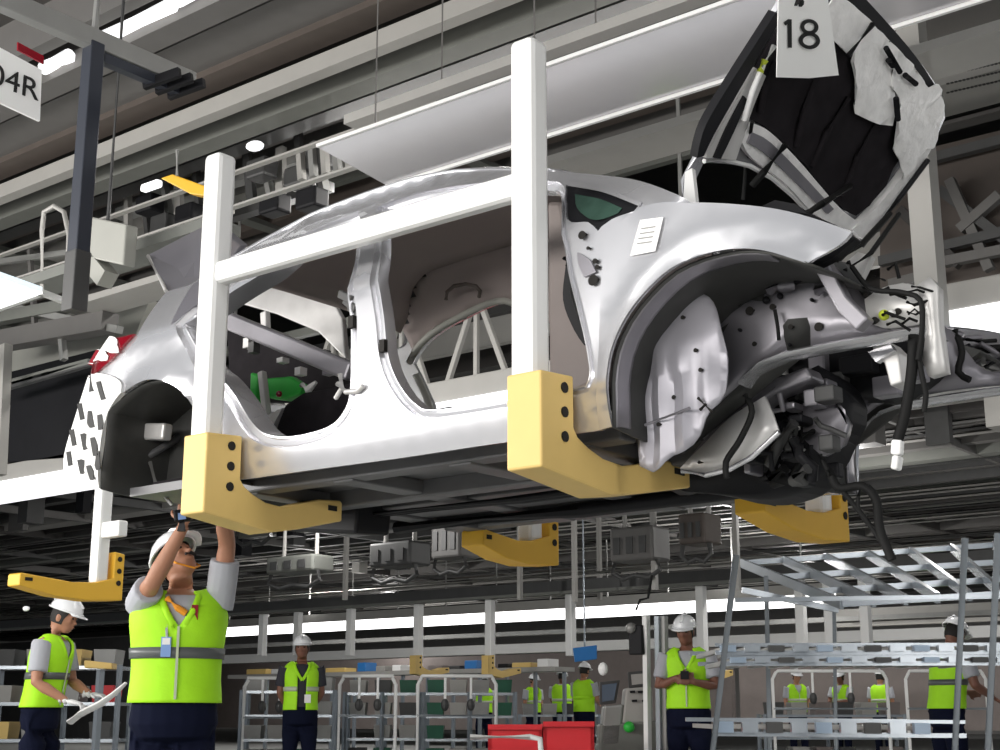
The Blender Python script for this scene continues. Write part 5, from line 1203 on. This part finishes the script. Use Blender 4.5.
MB().prism([cp(604,706), cp(624,704), cp(620,745), cp(600,747)], CF0 * .3).build('cabinet', M['steel'], ct, bevel=0.02)
MB().prism([cp(600,724), cp(668,720), cp(672,760), cp(598,762)], CF0 * .4).build('base_cabinet', M['duct_g'], ct, bevel=0.02)
MB().ball(cp(629,727,-.05), (.05,.05,.05), 10, 8).build('green_button', M['green'], ct, smooth=60)
MB().box(cp(638,640) - Vector((.07,.05,.13)), cp(638,640) + Vector((.07,.05,.13))).build('signal_box', M['black'], ct, bevel=0.01)
MB().ball(cp(631,628), (.05,.05,.05), 8, 6).build('camera_head', M['steel'], ct, smooth=60)
MB().tube([cp(636,610), cp(640,600), cp(648,598), cp(652,575)], 0.012, 6).build('cable', M['rubber'], ct)
MB().ball(cp(603,669), (.05,.04,.06), 8, 6).build('signal_lamp', M['paper'], ct, smooth=60)

# ------------------------------------------------------------------ gravity racks in front at right
def roller_track(parent, a, b_, wd=0.30, n=26, m='galv'):
    u = (b_-a).normalized(); v = Vector((-u.y, u.x, 0)).normalized()
    for k in (0, 1): MB().beam(a + v*wd*k, b_ + v*wd*k, 0.025, 0.05).build('track_rail', M[m], parent)
    mb = MB()
    for i in range(n):
        p = a.lerp(b_, (i + .5) / n); mb.cyl(p + v*.02, p + v*(wd-.02), 0.018, 6)
    mb.build('roller_bed', M['galv'], parent, smooth=60)
def pole(parent, pts, r=0.014): MB().tube(pts, r, 8).build('pole', M['galv'], parent, smooth=60)
D1 = 6.6
gr = thing('flow_rack', at(860, 745, d=D1) * Vector((1,1,0)) if False else Vector((at(860,745,d=D1).x, at(860,745,d=D1).y, 0)), 'silver tube flow rack with roller shelves at lower right', 'rack')
def ext(px0, py0, px1, py1, d0, d1=None):
    """leaning pole through two seen points, carried on down to the floor"""
    a, b_ = at(px0, py0, d=d0), at(px1, py1, d=d1 or d0); t = (0 - a.z) / (b_.z - a.z); return [a, a + (b_ - a) * t]
pole(gr, ext(736, 555, 713, 750, 6.2), 0.016); pole(gr, ext(766, 576, 770, 750, 7.4), 0.012); pole(gr, ext(965, 538, 955, 750, 5.4), 0.014); pole(gr, ext(998, 533, 988, 750, 5.2), 0.014)
pole(gr, ext(834, 602, 836, 750, 7.6), 0.010)
def shelf(y0, y1, d, h, x0=715, x1=1040, n=4, back=0.9):
    a, b_ = at(x0, y0, d=d), at(x1, y1, d=d); b_.z = a.z + (b_.z - a.z) * .5; u = (b_-a).normalized(); v = Vector((-u.y, u.x, 0)).normalized()
    MB().beam(a, b_, 0.016, 0.016).build('shelf_beam', M['galv'], gr); MB().beam(a + v*back, b_ + v*back, 0.02, 0.02).build('shelf_beam', M['galv'], gr)
    MB().beam(a + Vector((0,0,-h)), b_ + Vector((0,0,-h)), 0.02, 0.02).build('shelf_beam', M['galv'], gr)
    L = (b_-a).length; k = 0.05
    while k < L - .1:
        mb = MB().beam(a + u*k + Vector((0,0,-h*.5)), a + u*k + v*back + Vector((0,0,-h*.5)), .03, .02); mb.build('roller_track', M['steel'], gr)
        MB().beam(a + u*(k-.03) - v*.02 + Vector((0,0,-h*.5)), a + u*(k+.04) - v*.02 + Vector((0,0,-h*.5)), .04, h*.8).build('track_end', M[('rollblue', 'galv', 'steel_d', 'galv')[int(k / .11) % 4]], gr); k += .11
shelf(645, 644, 6.4, .035); shelf(657, 656, 6.4, .03, 725, 1040)
shelf(720, 724, 6.3, .06, 712, 965)
MB().beam(at(735, 600, d=6.4), at(1040, 596, d=6.4), .02, .02).build('brace', M['galv'], gr)
# upper inclined roller shelf
a0, b0_ = at(742, 562, d=7.6), at(838, 604, d=7.2)
for k in range(7):
    f = k / 6; MB().beam(at(742 + 42*k, 563 - 3*k, d=8.2), at(842 + 32*k, 604 - 2*k, d=6.6), .022, .05).build('roller_track', M['galv'], gr)
for f in (0.0, 0.35, 0.7, 1.0):
    MB().beam(at(742 + 100*f, 563 + 41*f, d=8.2 - 1.6*f), at(742 + 252 + 42*f + 0*f, 545 + 47*f, d=8.2 - 1.6*f), .025, .03).build('shelf_beam', M['galv'], gr)
MB().beam(at(742,590,d=7.4), at(838,610,d=7.4), .03, .03).build('shelf_beam', M['galv'], gr)
